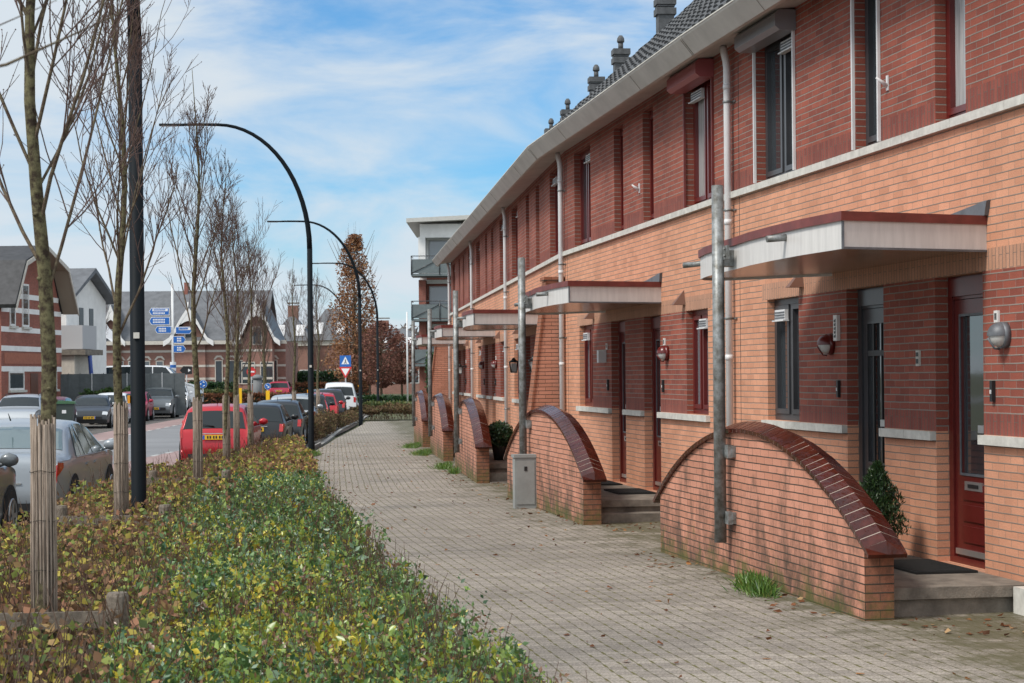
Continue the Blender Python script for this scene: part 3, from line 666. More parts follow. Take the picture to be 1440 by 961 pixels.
# ------------------------------------------------------------------ canopies
CAN_SHAPE = [(-6.7, 0), (-7.02, 1.27), (-6.3, 1.33), (-5.6, 1.345), (-4.9, 1.33), (-4.3, 1.28), (-3.7, 1.25), (-3.1, 1.20), (-2.6, 1.12), (-2.38, 1.02), (-2.30, .88), (-2.36, .72), (-3.2, 0)]
def outset(poly, d):
    n = len(poly); o = []
    for i in range(n):
        p = Vector(poly[i]); a = Vector(poly[i - 1]); b_ = Vector(poly[(i + 1) % n])
        e1 = (p - a).normalized(); e2 = (b_ - p).normalized(); n1 = Vector((e1.y, -e1.x)); n2 = Vector((e2.y, -e2.x)); nn = (n1 + n2)
        nn = nn / max(.3, nn.length_squared) * 2 if nn.length > 0 else n1
        o.append(tuple(p + nn * d))
    return o
def make_canopy(k, label):
    e = empty('canopy', B[k], R(90 + HU[k]), label, 'porch canopy', 'white canopies over the front doors')
    prof = CAN_SHAPE; area = sum(prof[i][0] * prof[(i + 1) % len(prof)][1] - prof[(i + 1) % len(prof)][0] * prof[i][1] for i in range(len(prof)))
    sg = 1 if area > 0 else -1
    z0, z1 = 2.665, 2.93
    mb = MB()
    for i in range(len(prof) - 1):
        p, q = prof[i], prof[i + 1]; mb.poly([(*p, z0), (*q, z0), (*q, z1 - .055), (*p, z1 - .055)], smooth=False)
    f = mb.build('fascia', PANEL, e)
    mb = MB(); mb.poly([(*p, z0 + .02) for p in prof]); 
    mb.build('soffit', SOFFIT, e)
    mb = MB(); t_ = outset(prof, .02 * sg); 
    for i in range(len(prof) - 1):
        p, q = t_[i], t_[i + 1]; p = (p[0], max(p[1], .003)); q = (q[0], max(q[1], .003))
        mb.poly([(*p, z1 - .058), (*q, z1 - .058), (*q, z1 + .012), (*p, z1 + .012)])
        a, b_ = prof[i], prof[i + 1]; mb.poly([(*p, z1 - .058), (*q, z1 - .058), (*b_, z1 - .056), (*a, z1 - .056)])
    mb.poly([(p[0], max(p[1], .003), z1 + .012) for p in t_])
    mb.build('roof_edge', REDP, e)
    mb = MB()
    mb.box(prof[1][0] - .004, prof[1][0] + .012, prof[1][1] - .012, prof[1][1] + .006, z0 - .003, z1 - .06)
    mb.extrude([(z0 - .002, .0), (z0 + .015, .0), (z0 + .015, .012), (z0 - .002, .012)], lambda u, v, ww: (prof[0][0] + (prof[1][0] - prof[0][0]) * ww - v, prof[0][1] + (prof[1][1] - prof[0][1]) * ww, u), 0, 1)
    mb.build('corner_trim', LEAD, e)
    for (s0, t0, ds, dt) in ((-5.9, 1.30, 0, .22), (-2.50, 1.02, .26, .20)):
        mb = MB(); mb.tube([(s0, t0, z1 - .10), (s0 + ds * .8, t0 + dt * .9, z1 - .115)], .028, 10); mb.build('spout', GALV, e)
    # flashing against the wall at the near end
    mb = MB(); mb.poly([(-6.74, .012, z1 + .012), (-5.5, .012, z1 + .012), (-5.5, .012, z1 + .03), (-6.78, .012, z1 + .13)]); mb.poly([(-6.78, .0, z1 + .13), (-6.78, .035, z1 + .12), (-6.74, .035, z1 + .013), (-6.74, 0, z1 + .012)])
    mb.poly([(-6.78, .035, z1 + .125), (-5.5, .035, z1 + .028), (-5.5, .035, z1 + .012), (-6.74, .035, z1 + .012)])
    mb.build('flashing', LEAD, e)
    mb = MB(); mb.box(-4.27, -4.10, 1.27, 1.42, z0 + .03, z0 + .17)
    b_ = mb.build('bracket', GALV, e)
    return e
CLAB = {0: 'nearest and largest white canopy with red roof edge, over the grey and the red doors', 1: 'second white canopy, over the two red doors behind the utility cabinet wall',
        2: 'third white canopy, half hidden behind the tall post of the second curved wall', 3: 'fourth white canopy, below the balcony block corner', 4: 'farthest white canopy, last along the row at the sloping buttress'}
for k in range(5): make_canopy(k, CLAB[k])
# ------------------------------------------------------------------ curved garden walls
def make_garden_wall(k, s0, s1, ze, zp, label):
    e = empty('garden_wall', B[k], R(90 + HU[k]), label, 'garden wall', 'curved garden walls along the pavement')
    c = (s1 - s0); rise = zp - ze; Rr = (c * c / 4 + rise * rise) / (2 * rise); cm = (s0 + s1) / 2; zc = zp - Rr
    ht = lambda s_: zc + math.sqrt(max(0, Rr * Rr - (s_ - cm) ** 2))
    n = 40; t0, t1 = 1.10, 1.32; mb = MB()
    SS = [s0 + c * i / n for i in range(n + 1)]
    for a, b_ in zip(SS, SS[1:]):
        for t in (t0, t1): mb.poly([(a, t, -.8), (b_, t, -.8), (b_, t, ht(b_)), (a, t, ht(a))], uv=[(a, -.8 + .25), (b_, -.55), (b_, ht(b_) + .25), (a, ht(a) + .25)])
        mb.poly([(a, t0, ht(a)), (b_, t0, ht(b_)), (b_, t1, ht(b_)), (a, t1, ht(a))])
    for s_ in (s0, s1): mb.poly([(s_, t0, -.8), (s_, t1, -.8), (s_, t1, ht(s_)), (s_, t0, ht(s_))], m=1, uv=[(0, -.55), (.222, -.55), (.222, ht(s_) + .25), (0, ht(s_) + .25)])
    mb.build('brickwork', [B_WALL, B_SHADE_COPING], e)
    # saddle-back cap of glazed tiles
    th = math.asin((c / 2) / Rr); a0, a1 = -th * 1.035, th * 1.035; nt_ = int(Rr * (a1 - a0) / .115); da = (a1 - a0) / nt_
    def P(a, t, h): return (cm + (Rr + h) * math.sin(a), t, zc + (Rr + h) * math.cos(a))
    cap = [(t0 - .033, .0), (t1 + .033, .0), (t1 + .035, .036), ((t0 + t1) / 2, .098), (t0 - .035, .036)]
    mb = MB(); jb = MB()
    for i in range(nt_):
        A0, A1 = a0 + da * i + .0055 / Rr, a0 + da * (i + 1) - .0055 / Rr; jj = rng.uniform(-.002, .002)
        mb.extrude(cap, lambda u, v, ww: P(ww, u, v + jj), A0, A1)
    jc = [(t0 - .031, .003), (t1 + .031, .003), (t1 + .032, .033), ((t0 + t1) / 2, .095), (t0 - .032, .033)]
    for i in range(nt_): jb.extrude(jc, lambda u, v, ww: P(ww, u, v), a0 + da * i, a0 + da * (i + 1), cap=False)
    # hipped end tiles
    for sg, A in ((1, a1), (-1, a0)):
        p = [P(A, *q) for q in cap]; tip = Vector(P(A + sg * .06 / Rr, (t0 + t1) / 2, .03))
        out_ = [Vector(P(A + sg * .075 / Rr, q[0], min(q[1], .03))) for q in cap]
        for i in range(5): mb.poly([p[i], p[(i + 1) % 5], out_[(i + 1) % 5], out_[i]])
        mb.poly(out_)
    mb.build('cap_tiles', GLAZE, e); jb.build('cap_joints', JOINT, e)
    return e
GW = {0: (-7.55, -1.75, .53, 1.24), 1: (-8.1, -2.15, .55, 1.25), 2: (-8.05, -2.1, .57, 1.25), 3: (-8.05, -2.1, .57, 1.25), 4: (-8.05, -2.1, .57, 1.25)}
GL = {0: 'nearest curved brick garden wall, moss-stained, with dark glazed cap tiles', 1: 'second curved brick garden wall, with a grey utility cabinet in front', 2: 'third curved brick garden wall, left of the second, its cap shining white',
      3: 'fourth curved brick garden wall, tufts of grass at its foot', 4: 'farthest curved brick garden wall at the end of the pavement'}
for k, (a, b_, c, d) in GW.items(): make_garden_wall(k, a, b_, c, d, GL[k])
# posts
PL = {0: 'thick galvanised steel post fixed to the nearest curved wall', 1: 'galvanised steel post fixed to the wall with the utility cabinet', 2: 'galvanised steel post on the third curved wall',
      3: 'galvanised steel post on the fourth curved wall', 4: 'galvanised steel post on the farthest curved wall'}
for k in range(5):
    p = upt(k, -4.25 if k != 4 else -4.6, 1.42)
    e = empty('steel_post', p, R(90 + HU[k]), PL[k], 'post', 'steel posts on the garden walls')
    mb = MB(); mb.tube([(0, 0, .27), (0, 0, 3.4)], .053, 20); mb.tube([(0, 0, 3.4), (0, 0, 3.405)], [.053, .05], 20); mb.build('pole', GALV, e)
    for z in (.49, 1.07): mb = MB(); mb.box(-.15, 0.0, -.065, -.03, z - .055, z + .055); mb.box(-.16, -.12, -.098, -.065, z - .05, z + .05); mb.build('bracket', GALV, e)
    mb = MB(); mb.box(-.15, 0.0, -.06, -.035, 2.75, 2.87)
    for z in (2.78, 2.84): mb.tube([(-.11, -.035, z), (-.11, -.015, z)], .012, 8)
    mb.build('bracket', GALV, e)
# downpipes
DL = {0: 'pale grey rain pipe between the dark grey window house and the red shutter house', 1: 'pale rain pipe at the sloping buttress behind the second curved wall', 2: 'pale rain pipe above the right end of the third curved wall',
      3: 'pale rain pipe between the fourth and third canopies', 4: 'farthest rain pipe at the corner of the row'}
for k in range(5):
    p = upt(k, .0 if k < 4 else -.1, .07)
    e = empty('rain_pipe', p, R(90 + HU[k]), DL[k], 'drainpipe', 'rain pipes down the facades')
    mb = MB(); mb.tube([(0, 0, -.5), (0, 0, 5.14), (0, .01, 5.22), (0, .03, 5.30), (0, .04, 5.38)], .04, 14)
    for z in (1.9, 3.4, 4.9): mb.tube([(0, 0, z), (0, 0, z + .06)], .045, 14)
    mb.build('pipe', PVC, e)
    for z in (1.02, 2.35, 3.55, 4.75): mb = MB(); mb.tube([(0, 0, z), (0, 0, z + .025)], .048, 14); mb.box(-.012, .012, -.07, -.04, z, z + .025); mb.box(-.10, -.03, -.068, -.05, z + .004, z + .022); mb.build('pipe_clip', GALV, e)
# stoops
SL = {0: 'low concrete stoop with one step before the red door', 1: 'concrete stoop with two steps right of the second curved wall', 2: 'concrete stoop with three steps behind the third curved wall', 3: 'concrete stoop behind the fourth curved wall', 4: 'concrete stoop behind the farthest curved wall'}
for k in range(5):
    e = empty('stoop', B[k], R(90 + HU[k]), SL[k], 'stoop', 'concrete stoops at the front doors')
    s0 = -7.45 if k == 0 else -7.6; s1 = -2.4
    mb = MB(); mb.box(s0, s1, .003, 1.095, .115, .198); mb.box(s0 + .05, s1, .003, 1.095, -.6, .115); mb.build('platform', CONC, e)
    ns = [0, 1, 2, 2, 2][k]; mb = MB()
    for i in range(ns): mb.box(s0 - .30 * (i + 1), s0 - .30 * i + .045, .02, 1.09, -.6, .198 - .15 * (i + 1)) if i == 0 else mb.box(s0 - .30 * (i + 1), s0 - .30 * i - .002, .02, 1.09, -.6, .198 - .15 * (i + 1))
    if ns: mb.build('step', CONC, e)
# right-hand concrete block beside the nearest stoop
mb = MB(); mb.box(-7.9, -7.47, .003, .16, -.3, .19); o = mb.build('concrete_block', STONE, None, B[0], (0, 0, R(100))); tag(o, 'pale concrete block against the facade at the right edge, beside the nearest stoop', 'concrete block')
# door mats
for k, s0, lab in ((0, -6.6, 'black doormat in front of the glossy red door'), (1, -6.55, 'black doormat before the nearer door behind the second curved wall'), (1, -4.5, 'black doormat at the farther door behind the second curved wall'), (2, -6.55, 'doormat at the nearer door behind the third curved wall')):
    mb = MB(); mb.box(s0, s0 + .95, .05, .55, .2, .218)
    for i in range(18): mb.box(s0 + .02 + i * .052, s0 + .05 + i * .052, .07, .53, .218, .223)
    o = mb.build('doormat', RUBBER, None, B[k], (0, 0, R(90 + HU[k]))); tag(o, lab, 'doormat', 'doormats on the stoops')
# sloping brick buttresses
for k, lab in ((1, 'sloping brick buttress wall with stone cap beside the second rain pipe'), (4, 'sloping brick buttress wall at the far end of the row, before the ivy')):
    e = empty('buttress', B[k], R(90 + HU[k]), lab, 'buttress', 'sloping buttress walls'); mb = MB()
    pf = [(.003, -.8), (.80, -.8), (.28, 3.30), (.003, 3.30)] if k == 1 else [(.003, -.8), (.95, -.8), (.42, 3.3), (.003, 3.30)]
    mb.extrude(pf, lambda u, v, ww: (ww, u, v), .10, .42); mb.build('brickwork', B_OLD if k > 5 else B_WALL, e)
    tx = pf[2][0]; mb = MB(); mb.box(.06, .46, .003, tx + .06, 3.302, 3.36); mb.extrude([(tx + .002, 3.29), (tx + .03, 3.29), (.80 + (tx - .28) + .03, -.8), (.80 + (tx - .28) + .002, -.8)], lambda u, v, ww: (ww, u, v), .08, .44); mb.build('coping', B_SHADE_COPING, e)
# utility cabinet
e = empty('utility_cabinet', (.16, 26.55, zs(.16, 26.6)), R(9), 'grey utility cabinet standing against the second curved wall', 'utility cabinet')
GC = mat('grey_cabinet', (.27, .28, .27), .55, var=.15, vscale=4)
mb = MB(); mb.box(-.15, .15, -.1, .1, 0, .70); mb.build('body', GC, e)
mb = MB(); mb.box(-.165, .165, -.115, .115, .702, .745); mb.build('lid', GC, e)
mb = MB(); mb.box(-.125, .125, -.11, -.102, .06, .66); mb.box(-.02, .02, -.116, -.11, .52, .58, 1); mb.build('door', [GC, BLACKM], e)
# ------------------------------------------------------------------ street lamps
LAMPS = [(-3.82, 19.6, 'nearest curved dark street lamp post, its arm out of frame above'), (-5.24, 50, 'tall dark street lamp with long curved arm, second from the left'), (-6.4, 81, 'third curved street lamp, at the edge of the pavement by the white cars'),
         (-7.9, 113, 'fourth curved street lamp, in front of the brown-leaved trees'), (-12.1, 141, 'farthest curved street lamp, left of the column-shaped tree')]
def lamp_parts():
    pole = MB(); pole.tube([(0, 0, -.1), (0, 0, .02), (0, 0, .30), (0, 0, .32), (0, 0, 5.35)], [.088, .088, .088, .078, .070], 20)
    arm = MB(); pts = []
    for i in range(17):
        t = i / 16 * math.pi / 2
        pts.append((-2.35 * (1 - math.cos(t)) , 0, 5.35 + 3.25 * math.sin(t) - .02))
    pts += [(-2.9, 0, 8.585), (-3.25, 0, 8.58)]
    arm.tube(pts, [.070 - .035 * i / (len(pts) - 1) for i in range(len(pts))], 14)
    head = MB(); head.extrude([(-.09, 0), (.09, 0), (.06, .055), (-.06, .055)], lambda u, v, ww: (ww, u, 8.55 + v), -3.85, -3.22)
    gl = MB(); gl.box(-3.80, -3.40, -.06, .06, 8.538, 8.549)
    st = MB(); st.box(.0, .0, 0, 0, 0, 0)
    return pole, arm, head, gl
lp = lamp_parts()
lamp0 = empty('street_lamp', (0, 0, 0))
lp[0].build('pole', LAMPBLACK, lamp0); a_ = lp[1].build('arm', LAMPBLACK, lamp0); hd_ = lp[2].build('lamp_head', LAMPBLACK, lamp0); lp[3].build('lamp_lens', FROST, hd_)
for i, (x, y, lab) in enumerate(LAMPS):
    o = lamp0 if i == 0 else copy_thing(lamp0)
    o.location = (x, y, zs(x, y)); o.rotation_euler = (0, 0, R(4) if i < 2 else R(6)); tag(o, lab, 'street lamp', 'curved street lamps along the pavement')
    if i == 0:
        mb = MB(); mb.box(-.03, .03, -.0885, -.0765, 2.26, 2.32); mb.build('sticker', STONE, o)
        mb = MB(); mb.box(-.10, -.075, -.05, .03, 1.60, 1.68); mb.build('marker', mat('orange_marker', (.75, .30, .01), .5), o)
# ------------------------------------------------------------------ foliage
def leaf_mat(name, rough=.45, spec=.4, tr=.25):
    m = bpy.data.materials.new(name); m.use_nodes = True; t = m.node_tree; b = t.nodes['Principled BSDF']
    b.inputs['Roughness'].default_value = rough; b.inputs['Specular IOR Level'].default_value = spec
    a = N(t, 'ShaderNodeAttribute', attribute_name='leafcol'); t.links.new(a.outputs['Color'], b.inputs['Base Color'])
    if tr > 0:
        tl = N(t, 'ShaderNodeBsdfTranslucent'); t.links.new(a.outputs['Color'], tl.inputs['Color']); mx = N(t, 'ShaderNodeMixShader'); mx.inputs[0].default_value = tr
        t.links.new(b.outputs[0], mx.inputs[1]); t.links.new(tl.outputs[0], mx.inputs[2]); o = [n for n in t.nodes if n.type == 'OUTPUT_MATERIAL'][0]; t.links.new(mx.outputs[0], o.inputs['Surface'])
    return m
LEAF = leaf_mat('shrub_leaf', .33, .6); DRYLEAF = leaf_mat('dry_leaf', .7, .2, .3)
def leaf_mesh(name, P, size, cols, material, aspect=.5, up=.6, fold=.25, extra=None, mats_extra=None):
    """P (n,3) leaf bases; size (n,), cols (n,3)"""
    n = len(P); P = np.asarray(P, float)
    az = nrng.uniform(0, 2 * np.pi, n); el = np.clip(nrng.normal(up, .45, n), -1.0, 1.5)
    d = np.stack([np.cos(az) * np.cos(el), np.sin(az) * np.cos(el), np.sin(el)], 1)
    rr = nrng.normal(0, 1, (n, 3)); s = np.cross(d, rr); s /= np.linalg.norm(s, axis=1)[:, None] + 1e-9; nn = np.cross(s, d)
    sz = np.asarray(size)[:, None]
    v0 = P; v1 = P + d * sz * .45 + s * sz * aspect * .5 + nn * sz * fold * .3; v3 = P + d * sz * .45 - s * sz * aspect * .5 + nn * sz * fold * .3; v2 = P + d * sz
    V = np.stack([v0, v1, v2, v3], 1).reshape(-1, 3)
    base = np.arange(n) * 4
    F = np.stack([base, base + 1, base + 2, base, base + 2, base + 3], 1).reshape(-1)
    me = bpy.data.meshes.new(name); nv = len(V); nf = 2 * n
    ev = [] ; 
    C = np.repeat(np.concatenate([cols, np.ones((n, 1))], 1), 4, axis=0)
    if extra is not None and len(extra.v):
        xv = np.array([tuple(v) for v in extra.v]); xf = extra.f
        V = np.concatenate([V, xv]); 
        C = np.concatenate([C, np.tile(np.array([[.10, .06, .04, 1]]), (len(xv), 1))])
    me.vertices.add(len(V)); me.vertices.foreach_set('co', V.reshape(-1))
    ls = [3] * nf; li = F.tolist(); mi = [0] * nf
    if extra is not None and len(extra.v):
        for f in extra.f: ls.append(len(f)); li += [nv + q for q in f]; mi.append(1)
    me.loops.add(len(li)); me.loops.foreach_set('vertex_index', np.array(li, dtype=np.int32))
    me.polygons.add(len(ls)); st = np.concatenate([[0], np.cumsum(ls)[:-1]]).astype(np.int32)
    me.polygons.foreach_set('loop_start', st); me.polygons.foreach_set('loop_total', np.array(ls, dtype=np.int32)); me.polygons.foreach_set('material_index', np.array(mi, dtype=np.int32))
    ca = me.color_attributes.new('leafcol', 'FLOAT_COLOR', 'POINT'); ca.data.foreach_set('color', C.reshape(-1))
    me.materials.append(material)
    if mats_extra: me.materials.append(mats_extra)
    me.update(calc_edges=True); me.validate()
    o = bpy.data.objects.new(name, me); COL.objects.link(o); return o
def pal(n, cols, w, jit=.25):
    cols = np.array(cols, float); w = np.array(w, float)
    if w.ndim == 1: idx = nrng.choice(len(cols), n, p=w / w.sum())
    else:
        c = np.cumsum(w / w.sum(1)[:, None], 1); idx = (nrng.uniform(0, 1, n)[:, None] > c).sum(1); idx = np.clip(idx, 0, len(cols) - 1)
    return cols[idx] * nrng.uniform(1 - jit, 1 + jit, (n, 1))
def nz(x, y, s, o=0.0, z=0.0): return np.array([noise.noise(Vector((a * s + o, b_ * s + o, z))) for a, b_ in zip(x, y)])
TWIG = mat('thin_brown_twig', (.12, .07, .045), .8, var=.4, vscale=30)
MIDB = [(4, -1.35), (7.5, -1.75), (10.8, -2.25), (18.8, -3.45), (25, -3.95), (33, -4.45), (40, -5.1), (47, -5.5)]   # green | brown border inside the bed
def midb(y): return lerp_poly(MIDB, y)
BASEZ = lambda y: g(y) - .08
def top_h(x, y):
    return .54 + .12 * nz(x, y, .9, 3.1) + .07 * nz(x, y, 2.7, 9.4)
def bed(y0, y1, dens, size, which):
    ny = int((y1 - y0)); xs = []; ys = []
    tot = 0
    for yy in np.arange(y0, y1, .5):
        a, b_ = (midb(yy), bedr(yy) + .0) if which == 'green' else (XR(yy) + .2, midb(yy) + .35 if yy < 28 else bedr(yy) - .05)
        n = int(dens * (b_ - a) * .5 * nrng.uniform(.9, 1.1))
        if n <= 0: continue
        xs.append(nrng.uniform(a, b_, n)); ys.append(nrng.uniform(yy, yy + .5, n))
    x = np.concatenate(xs); y = np.concatenate(ys); return x, y
GC_ = [(.055, .12, .05), (.11, .20, .065), (.22, .31, .065), (.34, .36, .05), (.54, .43, .05), (.24, .13, .075), (.17, .25, .16)]
def green_bed():
    Ps = []; Ss = []; Cs = []
    for (y0, y1, dens, sz) in ((4, 9, 3000, .044), (9, 14, 2500, .045), (14, 20, 1700, .049), (20, 28, 1200, .054), (28, 31, 500, .060)):
        x, y = bed(y0, y1, dens * .30, sz, 'green')
        edge = np.array([bedr(b_) - a for a, b_ in zip(x, y)])
        e2 = nz(x, y, 1.5, 21)
        x = x + np.where(edge < .25, .16 * e2 + .05, 0)
        h = top_h(x, y); h = h * np.clip(.80 + edge * 1.0 + .35 * e2, .5, 1.08)
        far = np.clip((y - 22) / 25, 0, 1); h = h * (1 - .35 * far)
        u = nrng.uniform(0, 1, len(x)); z = h * (1 - .85 * u ** 2.0) + nrng.normal(0, .015, len(x))
        spr = (nz(x, y, 6.0, 5.5) > .38); z = np.where(spr & (u < .5), z + nrng.uniform(0, .13, len(x)), z)
        bz = np.array([BASEZ(b_) for b_ in y]); P = np.stack([x, y, bz + z], 1)
        q = nz(x, y, .62, 40.); q2 = nz(x, y, 2.4, 60.); yl = np.clip(1.2 - np.hypot((x + 1.0) / .9, (y - 10.4) / 3.2), 0, 1) * 1.1 + np.clip(q * 1.6, -.4, 1) * .7 + q2 * .6; dk = np.clip(q2 * 2.2 - .1 + nz(x, y, 5.0, 33.) * .8, 0, 1)
        yl = np.clip(yl, 0, 1); n = len(x)
        ed = np.clip(1 - edge / .7, 0, 1); yl = yl * (1 - .7 * ed)
        W = np.stack([.22 - .2 * yl + .5 * dk, .42 - .1 * yl + .3 * ed, .22 + .2 * yl, .06 + .5 * yl, .015 + .32 * yl, .07 + .20 * yl + 0 * x, .10 - .05 * yl], 1)
        C0 = pal(n, GC_, np.clip(W, .001, 1), .2); K = 5
        tilt = nrng.normal(0, .35, (n, 2)); k = np.tile(np.arange(K), n); rep = np.repeat(np.arange(n), K)
        step = sz * .55; off = np.stack([-tilt[rep, 0] * k * step, -tilt[rep, 1] * k * step, -k * step], 1)
        P = P[rep] + off + nrng.normal(0, .004, (n * K, 3)); C = C0[rep] * nrng.uniform(.75, 1.25, (n * K, 1)); sw = nrng.uniform(0, 1, n * K) < .12; C[sw] = pal(int(sw.sum()), GC_, [.2, .2, .2, .15, .1, .1, .05])
        S_0 = np.exp(nrng.normal(0, .28, n))[rep] * np.exp(nrng.normal(0, .18, n * K)) * sz * .86 * (.62 + .16 * np.minimum(k, 3))
        ok = P[:, 2] > np.repeat(bz, K) + .03; Ps.append(P[ok]); Ss.append(S_0[ok]); Cs.append(C[ok])
    st = MB()
    for i in range(5200):
        y = rng.uniform(4.5, 22); x = rng.uniform(midb(y), bedr(y)); h = rng.uniform(.35, .72)
        st.tube([(x, y, BASEZ(y)), (x + rng.uniform(-.06, .06), y + rng.uniform(-.06, .06), BASEZ(y) + h * .6), (x + rng.uniform(-.1, .1), y + rng.uniform(-.1, .1), BASEZ(y) + h)], [.004, .003, .0015], 3, cap=False, smooth=False)
    o = leaf_mesh('green_shrub_bed', np.concatenate(Ps), np.concatenate(Ss), np.concatenate(Cs), LEAF, extra=st, mats_extra=TWIG, aspect=.55)
    tag(o, 'low green and yellow leafy shrubs filling the bed beside the pavement', 'shrubs', kind='stuff')
green_bed()
BC_ = [(.22, .125, .07), (.33, .22, .10), (.44, .36, .08), (.23, .27, .07), (.15, .095, .06), (.10, .14, .05), (.30, .15, .09)]
def brown_bed():
    Ps = []; Ss = []; Cs = []
    for (y0, y1, dens, sz) in ((5, 12, 1100, .05), (12, 20, 900, .055), (20, 32, 800, .065), (32, 48, 700, .08)):
        x, y = bed(y0, y1, dens, sz, 'brown'); h = .55 + .16 * nz(x, y, .8, 13.) + .1 * nz(x, y, 2.6, 19.)
        if y0 >= 32: h = h * .92
        u = nrng.uniform(0, 1, len(x)); z = h * (1 - .9 * u ** 1.4); ok = (nz(x, y, 2.0, 77.) + .30 + .4 * u) > 0
        x, y, z = x[ok], y[ok], z[ok]; bz = np.array([BASEZ(b_) for b_ in y]); q = np.clip(nz(x, y, .5, 90.) + .5, 0, 1)
        low = z < .25; n = len(x)
        W = np.stack([.25 + .3 * low, .22 + 0 * x, .10 + .18 * q, .12 + .28 * q, .12 + .25 * low, .05 + .1 * q, .16 + 0 * x], 1)
        Ps.append(np.stack([x, y, bz + z], 1)); Ss.append(nrng.uniform(.6, 1.3, n) * sz); Cs.append(pal(n, BC_, W))
    st = MB()
    for i in range(3400):
        y = rng.uniform(5.5, 46) if i % 3 else rng.uniform(5.5, 14); x = rng.uniform(XR(y) + .25, midb(y) + .2); h = rng.uniform(.35, .85); dx, dy = rng.gauss(0, .16), rng.gauss(0, .16)
        st.tube([(x, y, BASEZ(y)), (x + dx * .4, y + dy * .4, BASEZ(y) + h * .6), (x + dx, y + dy, BASEZ(y) + h * (.95 if abs(dx) < .3 else .8))], [.005, .004, .002], 3, cap=False, smooth=False)
    o = leaf_mesh('brown_shrub_bed', np.concatenate(Ps), np.concatenate(Ss), np.concatenate(Cs), DRYLEAF, extra=st, mats_extra=TWIG, aspect=.75, up=.3)
    tag(o, 'twiggy autumn-brown and yellow shrubs around the young trees', 'shrubs', kind='stuff')
brown_bed()
def clump(name, label, cat, boxes, dens, size, cols, wts, material=DRYLEAF, kind=None, stems=0, parent=None, up=.5, aspect=.6, group=None, ragged=.15, core=None):
    """boxes: list of (x0,y0,x1,y1,half width,height,base z): hedge runs"""
    Ps = []; st = MB()
    for (x0, y0, x1, y1, hw, hh, bz) in boxes:
        L = math.hypot(x1 - x0, y1 - y0); n = int(dens * L * (2 * hw + hh)); t = nrng.uniform(0, 1, n); dx, dy = (x1 - x0) / L, (y1 - y0) / L
        o_ = nrng.uniform(-1, 1, n); u = nrng.uniform(0, 1, n); top = nrng.uniform(0, 1, n) < (2 * hw) / (2 * hw + 2 * hh) + .2
        w_ = np.where(top, o_ * hw, np.sign(o_) * hw * nrng.uniform(.75, 1.03, n)); z = np.where(top, hh * nrng.uniform(.88, 1.02, n), u * hh)
        X = x0 + (x1 - x0) * t - dy * w_; Y = y0 + (y1 - y0) * t + dx * w_
        rg = 1 + ragged * nz(X, Y, 1.1, 7.) * 2; P = np.stack([X, Y, bz + z * rg], 1); Ps.append(P)
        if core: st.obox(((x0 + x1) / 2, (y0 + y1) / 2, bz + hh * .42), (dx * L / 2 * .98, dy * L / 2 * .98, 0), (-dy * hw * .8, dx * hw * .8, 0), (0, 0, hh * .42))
        for _ in range(int(stems * L)):
            tt = rng.random(); ww = rng.uniform(-hw, hw); X_, Y_ = x0 + (x1 - x0) * tt - dy * ww, y0 + (y1 - y0) * tt + dx * ww
            st.tube([(X_, Y_, bz), (X_ + rng.gauss(0, .12), Y_ + rng.gauss(0, .12), bz + hh * rng.uniform(.7, 1.15))], [.012, .004], 3, cap=False, smooth=False)
    P = np.concatenate(Ps); n = len(P)
    o = leaf_mesh(name, P, nrng.uniform(.6, 1.3, n) * size, pal(n, cols, wts, .35), material, extra=st, mats_extra=core or TWIG, up=up, aspect=aspect)
    tag(o, label, cat, group, kind); 
    if parent: o.parent = parent
    return o
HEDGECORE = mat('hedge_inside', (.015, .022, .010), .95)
# ------------------------------------------------------------------ fallen leaves, grass tufts
def flat_leaves():
    n = 620; y = 9 + 50 * nrng.uniform(0, 1, n) ** 1.3; x = np.array([bedr(b_) + (facx(b_) - 1.4 - bedr(b_)) * nrng.uniform(0, 1) for b_ in y])
    cl = nrng.uniform(0, 1, n) < .35; x = np.where(cl, np.array([bedr(b_) + nrng.exponential(.35) for b_ in y]), x)
    # drifts in front of the stoops
    xa = []; ya = []
    for k, s0, s1 in ((0, -8.6, -7.6), (1, -9.4, -8.1), (2, -9.6, -8.2), (1, -8.2, -2), (2, -8, -2), (0, -7.5, -2)):
        for _ in range(46):
            s_ = rng.uniform(s0, s1); t_ = rng.uniform(.1, 1.2) if s1 - s0 < 3 else 1.34 + abs(rng.gauss(0, .2)); p = upt(k, s_, t_); xa.append(p.x); ya.append(p.y)
    x = np.concatenate([x, xa]); y = np.concatenate([y, ya]); n = len(x)
    z = np.array([zs(a, b_) for a, b_ in zip(x, y)]) + .008
    sz = nrng.uniform(.03, .085, n) 
    o = leaf_mesh('fallen_leaves', np.stack([x, y, z], 1), sz, pal(n, [(.20, .08, .035), (.34, .16, .06), (.12, .055, .03), (.42, .27, .14)], [.4, .25, .25, .1]), DRYLEAF, aspect=.8, up=.08, fold=.5)
    # keep leaves above the paving
    co = np.empty(len(o.data.vertices) * 3); o.data.vertices.foreach_get('co', co); co = co.reshape(-1, 3)
    fl = np.repeat(z, 4); co[:, 2] = np.maximum(co[:, 2], fl - .003) ; co[:, 2] = fl + (co[:, 2] - fl) * .5; o.data.vertices.foreach_set('co', co.reshape(-1)); o.data.update()
    tag(o, 'scattered brown fallen leaves on the pavement', 'fallen leaves', kind='stuff')
flat_leaves()
